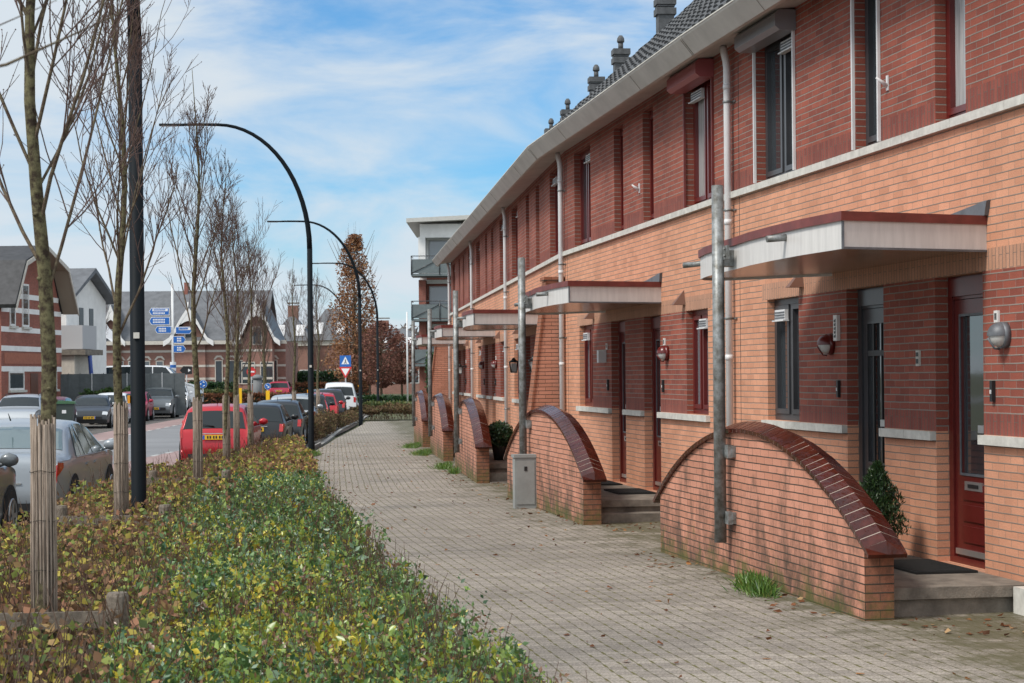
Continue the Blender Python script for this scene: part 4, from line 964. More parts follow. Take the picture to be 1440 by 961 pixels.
def tufts(name, label, spots, hgt=.12):
    P = []; 
    V = MB(); cols = []
    for (cx, cy, r_, n) in spots:
        for _ in range(n):
            q = min(1.4, abs(rng.gauss(0, .55))) * r_; cl_ = rng.choice((-.8, -.3, 0, .1, .45, 1.0)) * r_; x, y = cx - abs(rng.gauss(0, .20)) * r_ + .03, cy + cl_ * 1.3 + rng.gauss(0, .25) * r_
            P.append((x, y, zs(x, y) - .005)); cols.append((hgt * rng.uniform(.3, 1.25) * (1.2 - q / r_ * .7)))
    P = np.array(P); n = len(P)
    o = leaf_mesh(name, P, np.array(cols), pal(n, [(.09, .19, .03), (.15, .24, .045), (.25, .27, .06), (.06, .13, .03)], [.4, .3, .1, .2]), LEAF, aspect=.09, up=.85, fold=.1)
    tag(o, label, 'grass tuft'); return o
def wallfoot(k, s_): p = upt(k, s_, 1.36); return p.x, p.y
TG = 'grass tufts at the foot of the walls'
for k, s_, r_, n, lab in ((0, -5.45, .40, 3000, 'largest bright green grass tuft at the foot of the nearest curved wall'), (2, -3.9, .34, 900, 'grass tuft between the third and second curved walls'),
                     (2, -1.5, .6, 2000, 'grass tuft at the near end of the fourth curved wall'), (3, -3.2, .9, 2600, 'grass tuft half way along the fourth curved wall'), (4, -7.5, .9, 2400, 'grass tuft at the foot of the farthest curved wall')):
    x, y = wallfoot(k, s_); o = tufts('grass_tuft', lab, [(x - .06, y, r_, n)]); o['group'] = TG; o['kind'] = 'stuff'
for x, y, lab in ((-5.0, 48.8, 'weeds at the foot of the second street lamp'),):
    o = tufts('weeds', lab, [(x, y, .5, 900)], .14); o['kind'] = 'stuff'
GRASS_STRIP = None
# ------------------------------------------------------------------ bare young trees with reed mats
def bark(name, c1, c2, rough=.9):
    m = bpy.data.materials.new(name); m.use_nodes = True; t = m.node_tree; b = t.nodes['Principled BSDF']; b.inputs['Roughness'].default_value = rough; b.inputs['Specular IOR Level'].default_value = .2
    c = N(t, 'ShaderNodeTexCoord'); n = N(t, 'ShaderNodeTexNoise'); n.inputs['Scale'].default_value = 22; n.inputs['Detail'].default_value = 8; n.inputs['Roughness'].default_value = .7; t.links.new(c.outputs['Object'], n.inputs['Vector'])
    r = N(t, 'ShaderNodeValToRGB'); e = r.color_ramp.elements; e[0].position = .40; e[0].color = (*c1, 1); e[1].position = .60; e[1].color = (*c2, 1); t.links.new(n.outputs['Fac'], r.inputs['Fac']); t.links.new(r.outputs['Color'], b.inputs['Base Color'])
    bp = N(t, 'ShaderNodeBump'); bp.inputs['Strength'].default_value = .9; bp.inputs['Distance'].default_value = .012; t.links.new(n.outputs['Fac'], bp.inputs['Height']); t.links.new(bp.outputs[0], b.inputs['Normal']); return m
BARK = bark('lichen_bark', (.04, .028, .02), (.155, .14, .075)); BRANCH = bark('branch_bark', (.075, .05, .038), (.16, .13, .085)); TWIGR = mat('reddish_twig', (.105, .06, .048), .7, var=.3, vscale=20)
REED = mat('reed_mat', (.29, .235, .19), .9, var=.55, vscale=14, col2=(.13, .095, .07), stretch=(6, 6, .35), bump=.4, bscale=60)
WOOD = mat('weathered_wood', (.20, .165, .13), .9, var=.45, vscale=4, stretch=(12, 12, 12), bump=.4, bscale=30)
WIRE = mat('wire', (.04, .035, .03), .6, metal=.6)
def grow(mb, p, d, L, r0, lvl, seed, tips):
    segs = {1: 7, 2: 5, 3: 4}[lvl]; pts = [p.copy()]; rads = [r0]; q = p.copy(); dd = d.copy()
    for i in range(segs):
        dd = (dd + Vector((rng.gauss(0, .07), rng.gauss(0, .07), rng.gauss(.11, .04) if lvl < 3 else rng.gauss(.03, .05)))).normalized()
        q = q + dd * (L / segs); pts.append(q.copy()); rads.append(r0 * (1 - .8 * (i + 1) / segs) + .0012)
    mb.tube(pts, rads, {1: 6, 2: 4, 3: 3}[lvl], m=0 if lvl < 2 else 1, cap=False)
    if lvl < 3:
        nk = {1: rng.randint(8, 12), 2: rng.randint(3, 7)}[lvl]
        for _ in range(nk):
            f = rng.uniform(.18, .95); i = min(segs - 1, int(f * segs)); b0 = pts[i].lerp(pts[i + 1], f * segs - i); ax = (pts[i + 1] - pts[i]).normalized()
            side = ax.cross(Vector((rng.gauss(0, 1), rng.gauss(0, 1), rng.gauss(0, 1)))).normalized(); an = R(rng.uniform(22, 48)); nd = (ax * math.cos(an) + side * math.sin(an)); nd.z += .18; nd.normalize()
            grow(mb, b0, nd, L * rng.uniform(.28, .5) * (1.15 - f * .5), max(.0022, r0 * .42 * (1 - .5 * f)), lvl + 1, 0, tips)
    else:
        for i in range(1, len(pts)):
            if rng.random() < .6: mb.sphere(pts[i], .0055, 4, 2, m=1)
def bare_tree(x, y, H, label, wrap=1.62, stakes=True, trunk_r=.045, dense=1.0, lean=0.0, first=2.25, spread=1.0, group='bare young trees in the planting bed', tname='bare_tree', bm_=None, offs=None):
    bz = BASEZ(y) if y < 120 else g(y); e = empty(tname, (x, y, bz), 0, label, 'tree', group)
    mb = MB(); pts = []; rad = []
    n = 14
    for i in range(n + 1):
        z = H * i / n; pts.append(Vector((lean * z / H + .05 * math.sin(z * 1.7 + x * 3) * min(1, z / 3), .04 * math.sin(z * 2.1 + y), z))); rad.append(trunk_r * (1.15 - .05 * z if z < first else max(.10, 1.0 - (z - first) / (H - first) * .93)))
    mb.tube(pts, rad, 12); 
    # knots
    for _ in range(9):
        z = rng.uniform(wrap + .05, first + .6); i = int(z / H * n); c = pts[i].lerp(pts[i + 1], z / H * n - i); a = rng.uniform(0, 6.28); mb.sphere(c + Vector((math.cos(a), math.sin(a), 0)) * trunk_r * .75, trunk_r * .5, 7, 4, squash=(1, 1, .8))
    mb.build('trunk', BARK, e)
    cb = MB(); nl = int(20 * dense)
    for j in range(nl):
        z = first + (H * .86 - first) * (j / nl) ** .95 + rng.uniform(-.08, .08); i = min(n - 1, int(z / H * n)); p = pts[i].lerp(pts[i + 1], z / H * n - i)
        a = j * 2.4 + rng.uniform(-.4, .4); an = R(rng.uniform(22, 38) * (1.0 - .45 * j / nl)) * spread; d = Vector((math.cos(a) * math.sin(an), math.sin(a) * math.sin(an), math.cos(an)))
        L = (H - z) * rng.uniform(.50, .78) * (.95 if j > 3 else .8)
        grow(cb, p, d, min(2.1, max(.5, L)), trunk_r * rng.uniform(.20, .34) * (1.05 - .5 * j / nl), 1, 0, None)
    cb.build('crown', bm_ or [BRANCH, TWIGR], e)
    if wrap:
        wb = MB(); nr_ = 44; R0 = trunk_r + .017
        for j in range(nr_):
            a = 2 * math.pi * j / nr_ + rng.uniform(-.04, .04); q = R0 + rng.uniform(-.006, .010); ca, sa = math.cos(a), math.sin(a); zt = wrap + rng.uniform(-.05, .03); w2 = rng.uniform(.004, .0075)
            k1 = rng.uniform(-.008, .008)
            wb.tube([(ca * q, sa * q, .02), (ca * (q + k1), sa * (q + k1), wrap * .5), (ca * (q - k1 * .5), sa * (q - k1 * .5), zt)], w2, 5)
        wb.tube([(0, 0, .02), (0, 0, wrap - .12)], R0 - .008, 16)
        w_ = wb.build('trunk_wrap', REED, e)
        for z in [.25 + .27 * q for q in range(int((wrap - .3) / .27) + 1)]:
            wi = MB(); wi.tube([(math.cos(t) * (R0 + .014), math.sin(t) * (R0 + .014), z + .006 * math.sin(t * 3)) for t in [i * 2 * math.pi / 16 for i in range(17)]], .0016, 4, cap=False); wi.build('wire', WIRE, w_)
    return e
TR = [(-2.57, 10.5, 6.7, 'nearest bare young tree at the left edge, its trunk wrapped in reed matting', .040, 1.2), (-3.67, 18.0, 6.4, 'second bare young tree from the left, just left of the big lamp post', .038, 1.1), (-4.18, 25.5, 6.0, 'third bare young tree, right of the big dark lamp post', .036, 1.0),
      (-4.95, 33.2, 5.6, 'bare young tree in front of the left tail light of the red hatchback plate', .034, 1.0), (-5.46, 38.0, 5.7, 'bare young tree in front of the red hatchback, right of its number plate', .034, 1.0), (-5.62, 41.2, 5.2, 'slender bare tree right of the wrapped trunks before the red hatchback', .032, .9),
      (-7.54, 66.4, 6.2, 'bare young tree left of the second street lamp, among the parked cars', .045, .8), (-7.60, 75.2, 6.4, 'bare young tree right of the second street lamp, among the parked cars', .045, .8), (-9.6, 92, 6.2, 'distant bare young tree left of the third street lamp', .045, .7)]
for x, y, H, lab, tr, de in TR: bare_tree(x, y, H, lab, trunk_r=tr, dense=de * .88)
e0 = empty('bare_tree', (-1.95, 4.2, g(4) - .08), 0, 'thin bare twig of a tree reaching in at the top left corner', 'tree', 'bare young trees in the planting bed')
mb = MB(); mb.tube([(0, 0, 0), (.02, 0, 1.5), (0, .02, 3), (.02, 0, 5.5)], [.045, .04, .033, .012], 12); mb.build('trunk', BARK, e0)
mb = MB(); mb.tube([(0, 0, 2.2), (.25, 0, 2.38), (.6, .0, 2.47), (.85, .0, 2.52), (1.10, .0, 2.63)], [.010, .007, .005, .0035, .0015], 6); mb.tube([(.72, 0, 2.5), (.80, .03, 2.60), (.95, .05, 2.67)], [.003, .002, .001], 4)
for z, a in ((2.6, 2.5), (3.0, 4.0), (3.4, 1.9), (3.9, 3.3)): mb.tube([(0, 0, z), (math.cos(a) * .4, math.sin(a) * .4, z + .5), (math.cos(a) * .6, math.sin(a) * .6, z + 1.1)], [.012, .008, .003], 5)
mb.build('crown', BRANCH, e0)
# stake frames
def stakes(x, y, label, rz=0):
    bz = BASEZ(y); e = empty('stake_frame', (x, y, bz), rz, label, 'tree stakes', 'wooden stake frames around the young trees')
    for sx in (-.48, .48):
        for sy in (-.05,):
            mb = MB(); mb.tube([(sx, sy, -.1), (sx, sy, .66), (sx, sy, .68)], [.062, .06, .052], 12, smooth=False); mb.build('post', WOOD, e)
    mb = MB(); mb.box(-.62, .50, -.135, -.115, .50, .59); mb.build('plank', WOOD, e)
    mb = MB(); mb.box(-.62, .44, -.133, -.113, .30, .40); mb.build('plank', WOOD, e)
stakes(-2.62, 10.35, 'weathered wooden stakes and planks round the nearest tree at the left edge', R(6)); stakes(-3.7, 17.8, 'wooden stakes round the second tree, left of the big lamp post'); stakes(-4.25, 25.3, 'wooden stakes round the third tree, right of the big lamp post')
# ------------------------------------------------------------------ potted plants
def conifer(p, h, label, pot=True):
    e = empty('potted_conifer', p, 0, label, 'potted plant', None)
    if pot:
        mb = MB(); mb.tube([(0, 0, 0), (0, 0, .2), (0, 0, .22), (0, 0, .22)], [.10, .13, .14, .12], 18); mb.build('pot', BLACKM, e)
    n = 7500; z = nrng.uniform(0, 1, n) ** .8; r_ = .165 * np.sin(np.clip((1 - z) * 1.9, 0, 1.57)) * nrng.uniform(.25, 1.3, n) ** 1.1 + .012; a = nrng.uniform(0, 6.28, n)
    r_ = r_ * (1 + .18 * np.sin(a * 3 + z * 14))
    P = np.stack([np.cos(a) * r_, np.sin(a) * r_, .18 + z * (h - .2)], 1)
    o = leaf_mesh('foliage', P, nrng.uniform(.02, .06, n), pal(n, [(.020, .045, .018), (.035, .075, .025), (.06, .105, .03)], [.4, .4, .2]), LEAF, aspect=.25, up=1.0); o.parent = e
conifer(upt(0, -5.45, .42, .2), .80, 'small green potted conifer between the grey and the red doors')
def potshrub(p, r_, label):
    e = empty('potted_shrub', p, 0, label, 'potted plant'); mb = MB(); mb.tube([(0, 0, 0), (0, 0, .25), (0, 0, .27)], [.11, .15, .15], 16); mb.build('pot', BLACKM, e)
    n = 3000; q = nrng.normal(0, 1, (n, 3)); q /= np.linalg.norm(q, axis=1)[:, None]; q *= r_ * nrng.uniform(.6, 1.1, (n, 1)); q[:, 2] += .27 + r_ * .7
    o = leaf_mesh('foliage', q, nrng.uniform(.04, .07, n), pal(n, [(.02, .05, .02), (.035, .08, .03), (.06, .10, .04)], [.4, .4, .2]), LEAF); o.parent = e
potshrub(upt(2, -6.2, .75, .2), .24, 'round green potted shrub on the stoop behind the third curved wall')
# ------------------------------------------------------------------ cars
def smooth_path(pts, n):
    P = [Vector((a, b_, 0)) for a, b_ in pts]; out_ = []
    d = [0]
    for a, b_ in zip(P, P[1:]): d.append(d[-1] + (b_ - a).length)
    def cat(i, t):
        p0 = P[max(i - 1, 0)]; p1 = P[i]; p2 = P[i + 1]; p3 = P[min(i + 2, len(P) - 1)]; k = .55
        m1 = (p2 - p0) * .5 * k * 2 * .5; m2 = (p3 - p1) * .5 * k * 2 * .5
        t2, t3 = t * t, t * t * t
        return p1 * (2 * t3 - 3 * t2 + 1) + m1 * (t3 - 2 * t2 + t) + p2 * (-2 * t3 + 3 * t2) + m2 * (t3 - t2)
    for q in range(n + 1):
        s_ = d[-1] * q / n
        i = max(j for j in range(len(P) - 1) if d[j] <= s_ + 1e-9) if q < n else len(P) - 2
        t = (s_ - d[i]) / max(1e-9, d[i + 1] - d[i]); out_.append(cat(i, min(1, t)))
    return out_
# centre-line profiles, rear bumper (x=0) to front bumper (x=1) as fractions of length/height
PROF = {
 'hatch': dict(p=[(.012, .16), (.0, .30), (.004, .42), (.02, .56), (.035, .64), (.095, .90), (.14, .965), (.30, 1.0), (.48, .985), (.60, .90), (.745, .665), (.86, .60), (.95, .53), (.99, .42), (1.0, .28), (.985, .16)], belt=.62, rw=(.030, .098), fw=(.575, .735), sw=(.14, .66)),
 'suv': dict(p=[(.012, .18), (.0, .32), (.006, .46), (.02, .58), (.04, .66), (.085, .91), (.12, .97), (.30, 1.0), (.52, .985), (.62, .91), (.735, .70), (.86, .655), (.95, .60), (.99, .46), (1.0, .30), (.985, .18)], belt=.64, rw=(.036, .088), fw=(.60, .725), sw=(.12, .66)),
 'sedan': dict(p=[(.012, .16), (.0, .30), (.004, .44), (.010, .60), (.020, .655), (.06, .69), (.13, .705), (.235, .90), (.30, .965), (.40, 1.0), (.52, .985), (.62, .90), (.755, .665), (.87, .61), (.95, .54), (.99, .42), (1.0, .28), (.985, .16)], belt=.63, rw=(.14, .255), fw=(.60, .75), sw=(.225, .68)),
 'van': dict(p=[(.012, .15), (.0, .30), (.004, .60), (.02, .88), (.06, .97), (.30, 1.0), (.64, .985), (.72, .91), (.83, .62), (.93, .54), (.985, .42), (1.0, .28), (.985, .15)], belt=.58, rw=(.008, .03), fw=(.70, .82), sw=(.10, .74)),
}
def paint(name, col, metal=.3, rough=.33): return mat(name, col, rough, metal=metal, coat=.4, spec=.4)
TYRE = mat('tyre', (.012, .012, .012), .85); RIMM = mat('alloy_rim', (.42, .43, .44), .35, metal=.7); TAIL = mat('tail_light', (.42, .008, .006), .12, coat=.8); HEADL = mat('head_light', (.50, .52, .54), .1, coat=.9, metal=.2)
PLATE_Y = mat('yellow_plate', (.72, .43, .02), .5); UNDER = mat('dark_underbody', (.01, .01, .01), .9)
def make_car(kind, L, W, H, body, pos, heading, label, rims=RIMM, glass=None, tail='side', plate='both', name='parked_car', facing='away', roofrails=False, detail=True, group='parked cars'):
    """pos = rear centre (facing away) on the road; heading in degrees, 0 = nose towards +Y, positive = nose turned left"""
    pr = PROF[kind]; glass = glass or CARGLASS
    e = empty(name, pos, R(heading), label, 'car', group)
    nt_ = 96; path = smooth_path([(a * L, b_ * H) for a, b_ in pr['p']], nt_); zb = pr['belt'] * H; sill = .17 * H
    def plan(x):   # half width factor in plan
        f = x / L; a = max(0, (.16 - f) / .16); c = max(0, (f - .78) / .22); return 1 - .10 * a ** 2.2 - .16 * c ** 2.4
    def sect(x, z):
        """section from the centre line outwards and down, at a point of the top profile"""
        wv = W / 2 * plan(x); out_ = []
        zc = z
        beltz = min(zb * (1 + .02 * (x / L - .5)), z)
        k = clamp((z - zb) / (H - zb), 0, 1)
        wt = wv * (1 - .23 * k ** .85)
        crown = .02 + .03 * k
        for q in (0, .35, .65, .85): out_.append((wt * q, z - crown * q * q))
        out_.append((wt * .95, z - crown * 1.0 - .012)); e2 = z - crown - .045
        e2 = max(e2, min(beltz, z - .01)) if k < .15 else e2
        out_.append((wt * 1.0, e2))
        for q in (.33, .66, 1.0): out_.append((wt + (wv * .985 - wt) * q, e2 + (beltz - .01 - e2) * q if e2 > beltz - .01 else e2 - .002 * q))
        last = out_[-1][1]
        for q, ww in ((.12, 1.0), (.35, .995), (.6, .985), (.82, .99), (1.0, .96)):
            zz = last + (min(last, sill) - last) * q; out_.append((wv * ww, zz))
        return out_
    rows = []
    for p in path:
        x, z = p.x, p.y; rows.append([(yy, x, zz) for yy, zz in sect(x, z)])
    nv_ = len(rows[0])
    # side surfaces of the ends collapse onto the bumper: push the lower part under end faces
    mb = MB()
    for sgn in (1, -1):
        for a, b_ in zip(rows, rows[1:]):
            for j in range(nv_ - 1):
                q = [a[j], a[j + 1], b_[j + 1], b_[j]]; mb.poly([(sgn * u[0], u[1], u[2]) for u in q], smooth=True)
    o = mb.build('body', body, e)
    bm = bmesh.new(); bm.from_mesh(o.data); bmesh.ops.remove_doubles(bm, verts=bm.verts, dist=.0008)
    bmesh.ops.dissolve_degenerate(bm, dist=.0005, edges=bm.edges); bmesh.ops.recalc_face_normals(bm, faces=bm.faces); bm.to_mesh(o.data); bm.free()
    for pl in o.data.polygons: pl.use_smooth = True
    # surface sampling for panels
    def S_(i, v, sgn=1, off=.006):
        i = clamp(i, 0, nt_ - .001); v = clamp(v, 0, nv_ - 1.001); a = int(i); c = int(v); fi, fv = i - a, v - c
        P = lambda r_, k: Vector((sgn * rows[r_][k][0], rows[r_][k][1], rows[r_][k][2]))
        p = (P(a, c) * (1 - fi) + P(a + 1, c) * fi) * (1 - fv) + (P(a, c + 1) * (1 - fi) + P(a + 1, c + 1) * fi) * fv
        du = (P(a + 1, c) - P(a, c)) * (1 - fv) + (P(a + 1, c + 1) - P(a, c + 1)) * fv; dv = (P(a, c + 1) - P(a, c)); n = du.cross(dv)
        if n.length < 1e-9: n = Vector((0, 0, 1))
        n.normalize(); ctr = Vector((0, clamp(p.y, L * .12, L * .88), H * .4))
        if n.dot(p - ctr) < 0: n = -n
        return p + n * off
    def idx_at(f, rear=True):   # parameter index where the profile crosses x = f*L (from the rear end or towards the front)
        for i in range(len(path)):
            if path[i].x >= f * L and path[i].y > .3 * H: return i
        return nt_ - 1
    def side_panel(nm, m_, xf, zlo, zhi, sgn, off=.006, n=8, parent=e):
        """panel on the body side: xf(t) -> (x at bottom, x at top) ; zlo/zhi fractions within greenhouse"""
        pass
    # side glass: quads between belt and roof edge, following slanted pillars
    def glass_side(sgn, xa_lo, xb_lo, xa_hi, xb_hi, zlo, zhi, parent, m_=glass, nm='side_window', off=.007):
        g_ = MB(); n = 8
        def wid(x, z):
            wv = W / 2 * plan(x); k = clamp((z - zb) / (H - zb), 0, 1)
            # linear between belt and roof edge as in the loft
            top = None
            # roof profile height at this x
            zt_ = max((pp.y for pp in path if abs(pp.x - x) < L / 60), default=H); kt = clamp((zt_ - zb) / (H - zb), 0, 1); wt = wv * (1 - .23 * kt ** .85); e2 = zt_ - (.02 + .03 * kt) - .045
            f = clamp((z - zb) / max(.02, e2 - zb), 0, 1); return wv * .985 + (wt - wv * .985) * f
        for i in range(n):
            f0, f1 = i / n, (i + 1) / n
            pts = []
            for (f, lo) in ((f0, 1), (f1, 1), (f1, 0), (f0, 0)):
                x = (xa_lo + (xb_lo - xa_lo) * f) if lo else (xa_hi + (xb_hi - xa_hi) * f)
                zt_ = max((pp.y for pp in path if abs(pp.x - x) < L / 60), default=H)
                z = zlo if lo else min(zhi, zt_ - .085); z = max(z, zlo)
                pts.append((sgn * (wid(x, z) + off), x, z))
            g_.poly(pts, smooth=True)
        g_.build(nm, m_, parent)
    z0 = zb + .015; z1 = H - .085; sw0, sw1 = pr['sw'][0] * L, pr['sw'][1] * L
    fr_top = pr['fw'][0] * L - .02 * L; rake = {'sedan': .09, 'hatch': .06, 'suv': .05, 'van': .0}[kind] * L
    for sgn in (1, -1):
        m1 = sw0 + (sw1 - sw0) * .30; m2 = sw0 + (sw1 - sw0) * .60
        if kind == 'van': m1 = sw0 + (sw1 - sw0) * .4; m2 = sw0 + (sw1 - sw0) * .72
        glass_side(sgn, sw0 + .02, m1 - .03, sw0 + rake + .06, m1 - .03, z0, z1, e); glass_side(sgn, m1 + .03, m2 - .03, m1 + .03, m2 - .05, z0, z1, e); glass_side(sgn, m2 + .03, sw1 + .14 * L * .5, m2 + .01, fr_top, z0, z1, e)
        if sgn == 1 or True:
            for (a, b_) in ((sw0, sw1 + .06 * L),): 
                t_ = MB(); t_.tube([(sgn * (W / 2 * plan(x) * .985 + .006), x, zb + .004) for x in [a + (b_ - a) * i / 8 for i in range(9)]], .006, 4, cap=False); t_.build('belt_trim', STEELM if detail else BLACKM, e)
        # door seams and handles
        t_ = MB()
        for x in (m1 - .02, m2 + .0, sw1 + .07 * L):
            t_.box(sgn * (W / 2 * .988), sgn * (W / 2 * .988 * plan(x) + .004 if plan(x) == 1 else W / 2 * .99), x - .004, x + .004, sill + .1, zb - .02)
        t_.build('door_seam', BLACKM, e)
        for x in (m1 + .12, m2 + .14):
            h_ = MB(); h_.box(sgn * (W / 2 * .985), sgn * (W / 2 + .02), x - .09, x + .09, zb - .13, zb - .10); h_.build('door_handle', body, e)
        # mirror
        mx = sw1 + .02 * L; h_ = MB(); h_.sphere((sgn * (W / 2 + .10), mx, zb + .10), .11, 10, 6, squash=(1.05, .55, .8)); h_.tube([(sgn * (W / 2 * .96), mx, zb + .03), (sgn * (W / 2 + .06), mx, zb + .06)], .025, 6); h_.build('mirror', body if kind != 'van' else BLACKM, e)
    # windscreen and rear window on the lofted top
    def top_glass(nm, fa, fb, v1=3.7, m_=glass, parent=e):
        ia, ib = None, None
        for i, p in enumerate(path):
            if p.y > .5 * H and ia is None and p.x >= fa * L: ia = i
            if p.x <= fb * L and (p.y > .5 * H): ib = i
        if kind == 'van' and fa < .1: ia = [i for i, p in enumerate(path) if p.y > .60 * H][0]; ib = [i for i, p in enumerate(path) if p.y > .86 * H][0]
        g_ = MB(); n = max(4, ib - ia)
        for sgn in (1, -1):
            for i in range(n):
                for j in range(6):
                    A = lambda u, w: S_(ia + (ib - ia) * u / n, v1 * w / 6, sgn, .008)
                    g_.poly([A(i, j), A(i, j + 1), A(i + 1, j + 1), A(i + 1, j)], smooth=True)
        return g_.build(nm, m_, parent)
    rwn = top_glass('rear_window', *pr['rw']); top_glass('windscreen', *pr['fw'])
    if kind in ('hatch', 'suv'):
        zq = pr['p'][4][1] * H; w_ = MB(); w_.tube([(.0, pr['p'][4][0] * L - .02, zq + .02), (-.25, pr['p'][4][0] * L - .01, zq + .07), (-.38, pr['p'][4][0] * L + .0, zq + .06)], [.014, .009, .006], 5); w_.build('wiper', BLACKM, rwn)
    # end lights as patches on the loft
    def patch(nm, i0, i1, v0, v1, m_, sgn, off=.010):
        g_ = MB(); n = 5; mm_ = 5
        for i in range(n):
            for j in range(mm_):
                A = lambda u, w: S_(i0 + (i1 - i0) * u / n, v0 + (v1 - v0) * w / mm_, sgn, off)
                g_.poly([A(i, j), A(i, j + 1), A(i + 1, j + 1), A(i + 1, j)], smooth=True)
        return g_.build(nm, m_, e)
    zi = lambda zf, rear: (min(range(nt_ // 2), key=lambda i: abs(path[i].y - zf * H)) if rear else min(range(nt_ // 2, nt_ + 1), key=lambda i: abs(path[i].y - zf * H)))
    for sgn in (1, -1):
        if tail == 'tall': patch('tail_light', zi(.48, 1), zi(.86, 1), 4.0, 6.2, TAIL, sgn)
        else: patch('tail_light', zi(.46, 1), zi(.60, 1), 3.1, 8.9, TAIL, sgn); 
        # wrap-round part on the side
        if tail != 'tall':
            g_ = MB(); xx = [.03, .10, .17, .24]
            z2 = zb - .03
            for a, b_ in zip(xx, xx[1:]):
                f = lambda x: z2 - (.19 - .55 * (x - .03)); g_.poly([(sgn * (W / 2 * plan(x) + .006), x, z) for x, z in ((a, f(a)), (b_, f(b_)), (b_, z2 - .01), (a, z2))], smooth=True)
            g_.build('tail_light', TAIL, e)
        patch('head_light', zi(.52, 0), zi(.42, 0), 2.2, 6.0, HEADL, sgn)
    # bumper dark parts, plates, grille
    b_ = MB(); b_.box(-W * .30, W * .30, L - .03, L + .012, .27 * H, .36 * H); b_.build('grille', BLACKM, e)
    b_ = MB(); b_.box(-W * .36, W * .36, -.012, .06, .17 * H, .235 * H); b_.build('rear_valance', BLACKM, e)
    pz = .49 * H if kind in ('hatch', 'suv') else .40 * H
    if kind == 'sedan': pz = .36 * H
    def plate_at(y, z, d, tilt=0):
        b_ = MB(); b_.box(-.26, .26, y - .008, y + .008, z - .055, z + .055); b_.box(-.257, -.215, y + d * .009, y + d * .0125, z - .05, z + .05, 1)
        for q, x in enumerate((-.16, -.10, -.02, .04, .12, .18)): b_.box(x, x + .038, y + d * .009, y + d * .011, z - .032, z + .032, 2)
        b_.build('number_plate', [PLATE_Y, mat('plate_blue', (.02, .08, .45), .5), BLACKM], e)
    plate_at(-.014, pz, -1); plate_at(L + .014, .33 * H, 1)
    # badge strip at the rear
    if detail and kind != 'van':
        b_ = MB(); b_.box(-.36, .36, -.012 + .01, .015, pz + .075, pz + .095); b_.build('tail_strip', STEELM, e)
    # wheels with dark arches
    wr = .325 if H < 1.55 else .36
    for fx_ in (.185, .80):
        for sgn in (1, -1):
            x = fx_ * L; wy = sgn * (W / 2 * plan(x))
            a_ = MB(); a_.tube([(wy - sgn * .15, x, wr + .0), (wy + sgn * .007, x, wr + .0)], wr + .055, 28, smooth=False); ar = a_.build('wheel_arch', UNDER, e)
            t_ = MB(); t_.tube([(wy - sgn * .18, x, wr), (wy + sgn * .0, x, wr), (wy + sgn * .014, x, wr)], [wr, wr, wr - .02], 28); wl = t_.build('tyre', TYRE, e)
            r_ = MB(); r_.tube([(wy + sgn * .002, x, wr), (wy + sgn * .02, x, wr)], wr * .60, 20)
            rm = r_.build('rim', BLACKM, wl); sp = MB()
            for q in range(5):
                a = q * 2 * math.pi / 5; sp.obox((wy + sgn * .024, x + math.cos(a) * wr * .32, wr + math.sin(a) * wr * .32), (sgn * .006, 0, 0), (0, math.cos(a) * wr * .31, math.sin(a) * wr * .31), (0, -math.sin(a) * .028, math.cos(a) * .028))
            sp.tube([(wy + sgn * .018, x, wr), (wy + sgn * .032, x, wr)], .05, 10)
            ring = [(wy + sgn * .022, x + math.cos(t) * wr * .62, wr + math.sin(t) * wr * .62) for t in [i * 2 * math.pi / 20 for i in range(21)]]; sp.tube(ring, .014, 5, cap=False)
            sp.build('spokes', rims, wl)
    if detail:
        a_ = MB(); a_.tube([(0, L * .22, H - .01), (0, L * .19, H + .09)], [.012, .004], 5); a_.build('aerial', BLACKM, e)
    if roofrails:
        for sgn in (1, -1):
            a_ = MB(); a_.tube([(sgn * W * .34, L * .16, H - .06), (sgn * W * .34, L * .2, H), (sgn * W * .34, L * .5, H + .005), (sgn * W * .34, L * .56, H - .04)], .014, 6); a_.build('roof_rail', BLACKM, e)
    # antenna etc. end
    return e
P_SIL = paint('silver_grey_paint', (.30, .33, .36), .2, .3); P_GRY = paint('mid_grey_paint', (.14, .155, .165), .2); P_RED = paint('bright_red_paint', (.42, .012, .022), .15); P_BLK = paint('black_paint', (.014, .015, .017), .2)
P_WHT = paint('white_paint_car', (.68, .69, .70), .0); P_DRK = paint('dark_grey_paint', (.035, .038, .042), .4); P_MAR = paint('maroon_paint', (.16, .02, .03), .3); P_LSIL = paint('light_silver_paint', (.42, .44, .46), .5); P_CRIM = paint('crimson_paint', (.36, .02, .05), .2)
def near_car(kind, L, W, H, body, xr, y, hd, label, **kw):
    h_ = R(hd); x = xr - W / 2; make_car(kind, L, W, H, body, (x, y, zr((y + 2)) + .004), hd, label, **kw)
near_car('hatch', 4.3, 1.80, 1.50, P_GRY, -6.02, 20.0, 2, 'grey hatchback parked at the far left edge, only its front corner in view', group='cars parked along the near kerb')
near_car('sedan', 4.80, 1.85, 1.46, P_SIL, -6.10, 26.0, 2.5, 'silver grey saloon parked behind the first two trees at the left', glass=CARGLASS2, group='cars parked along the near kerb')
near_car('hatch', 4.00, 1.70, 1.52, P_RED, -6.15, 45.0, 3, 'bright red hatchback with yellow plate behind the third tree', tail='tall', group='cars parked along the near kerb')
near_car('hatch', 4.05, 1.75, 1.47, P_BLK, -6.42, 54.3, 3, 'black hatchback parked directly beyond the bright red one', group='cars parked along the near kerb')
near_car('hatch', 3.95, 1.70, 1.50, P_DRK, -6.62, 60.7, 3.5, 'dark hatchback left of the second lamp post', group='cars parked along the near kerb')
near_car('suv', 4.3, 1.80, 1.60, P_LSIL, -6.98, 68.3, 5, 'silver car with pale roof directly behind the second lamp post', group='cars parked along the near kerb')
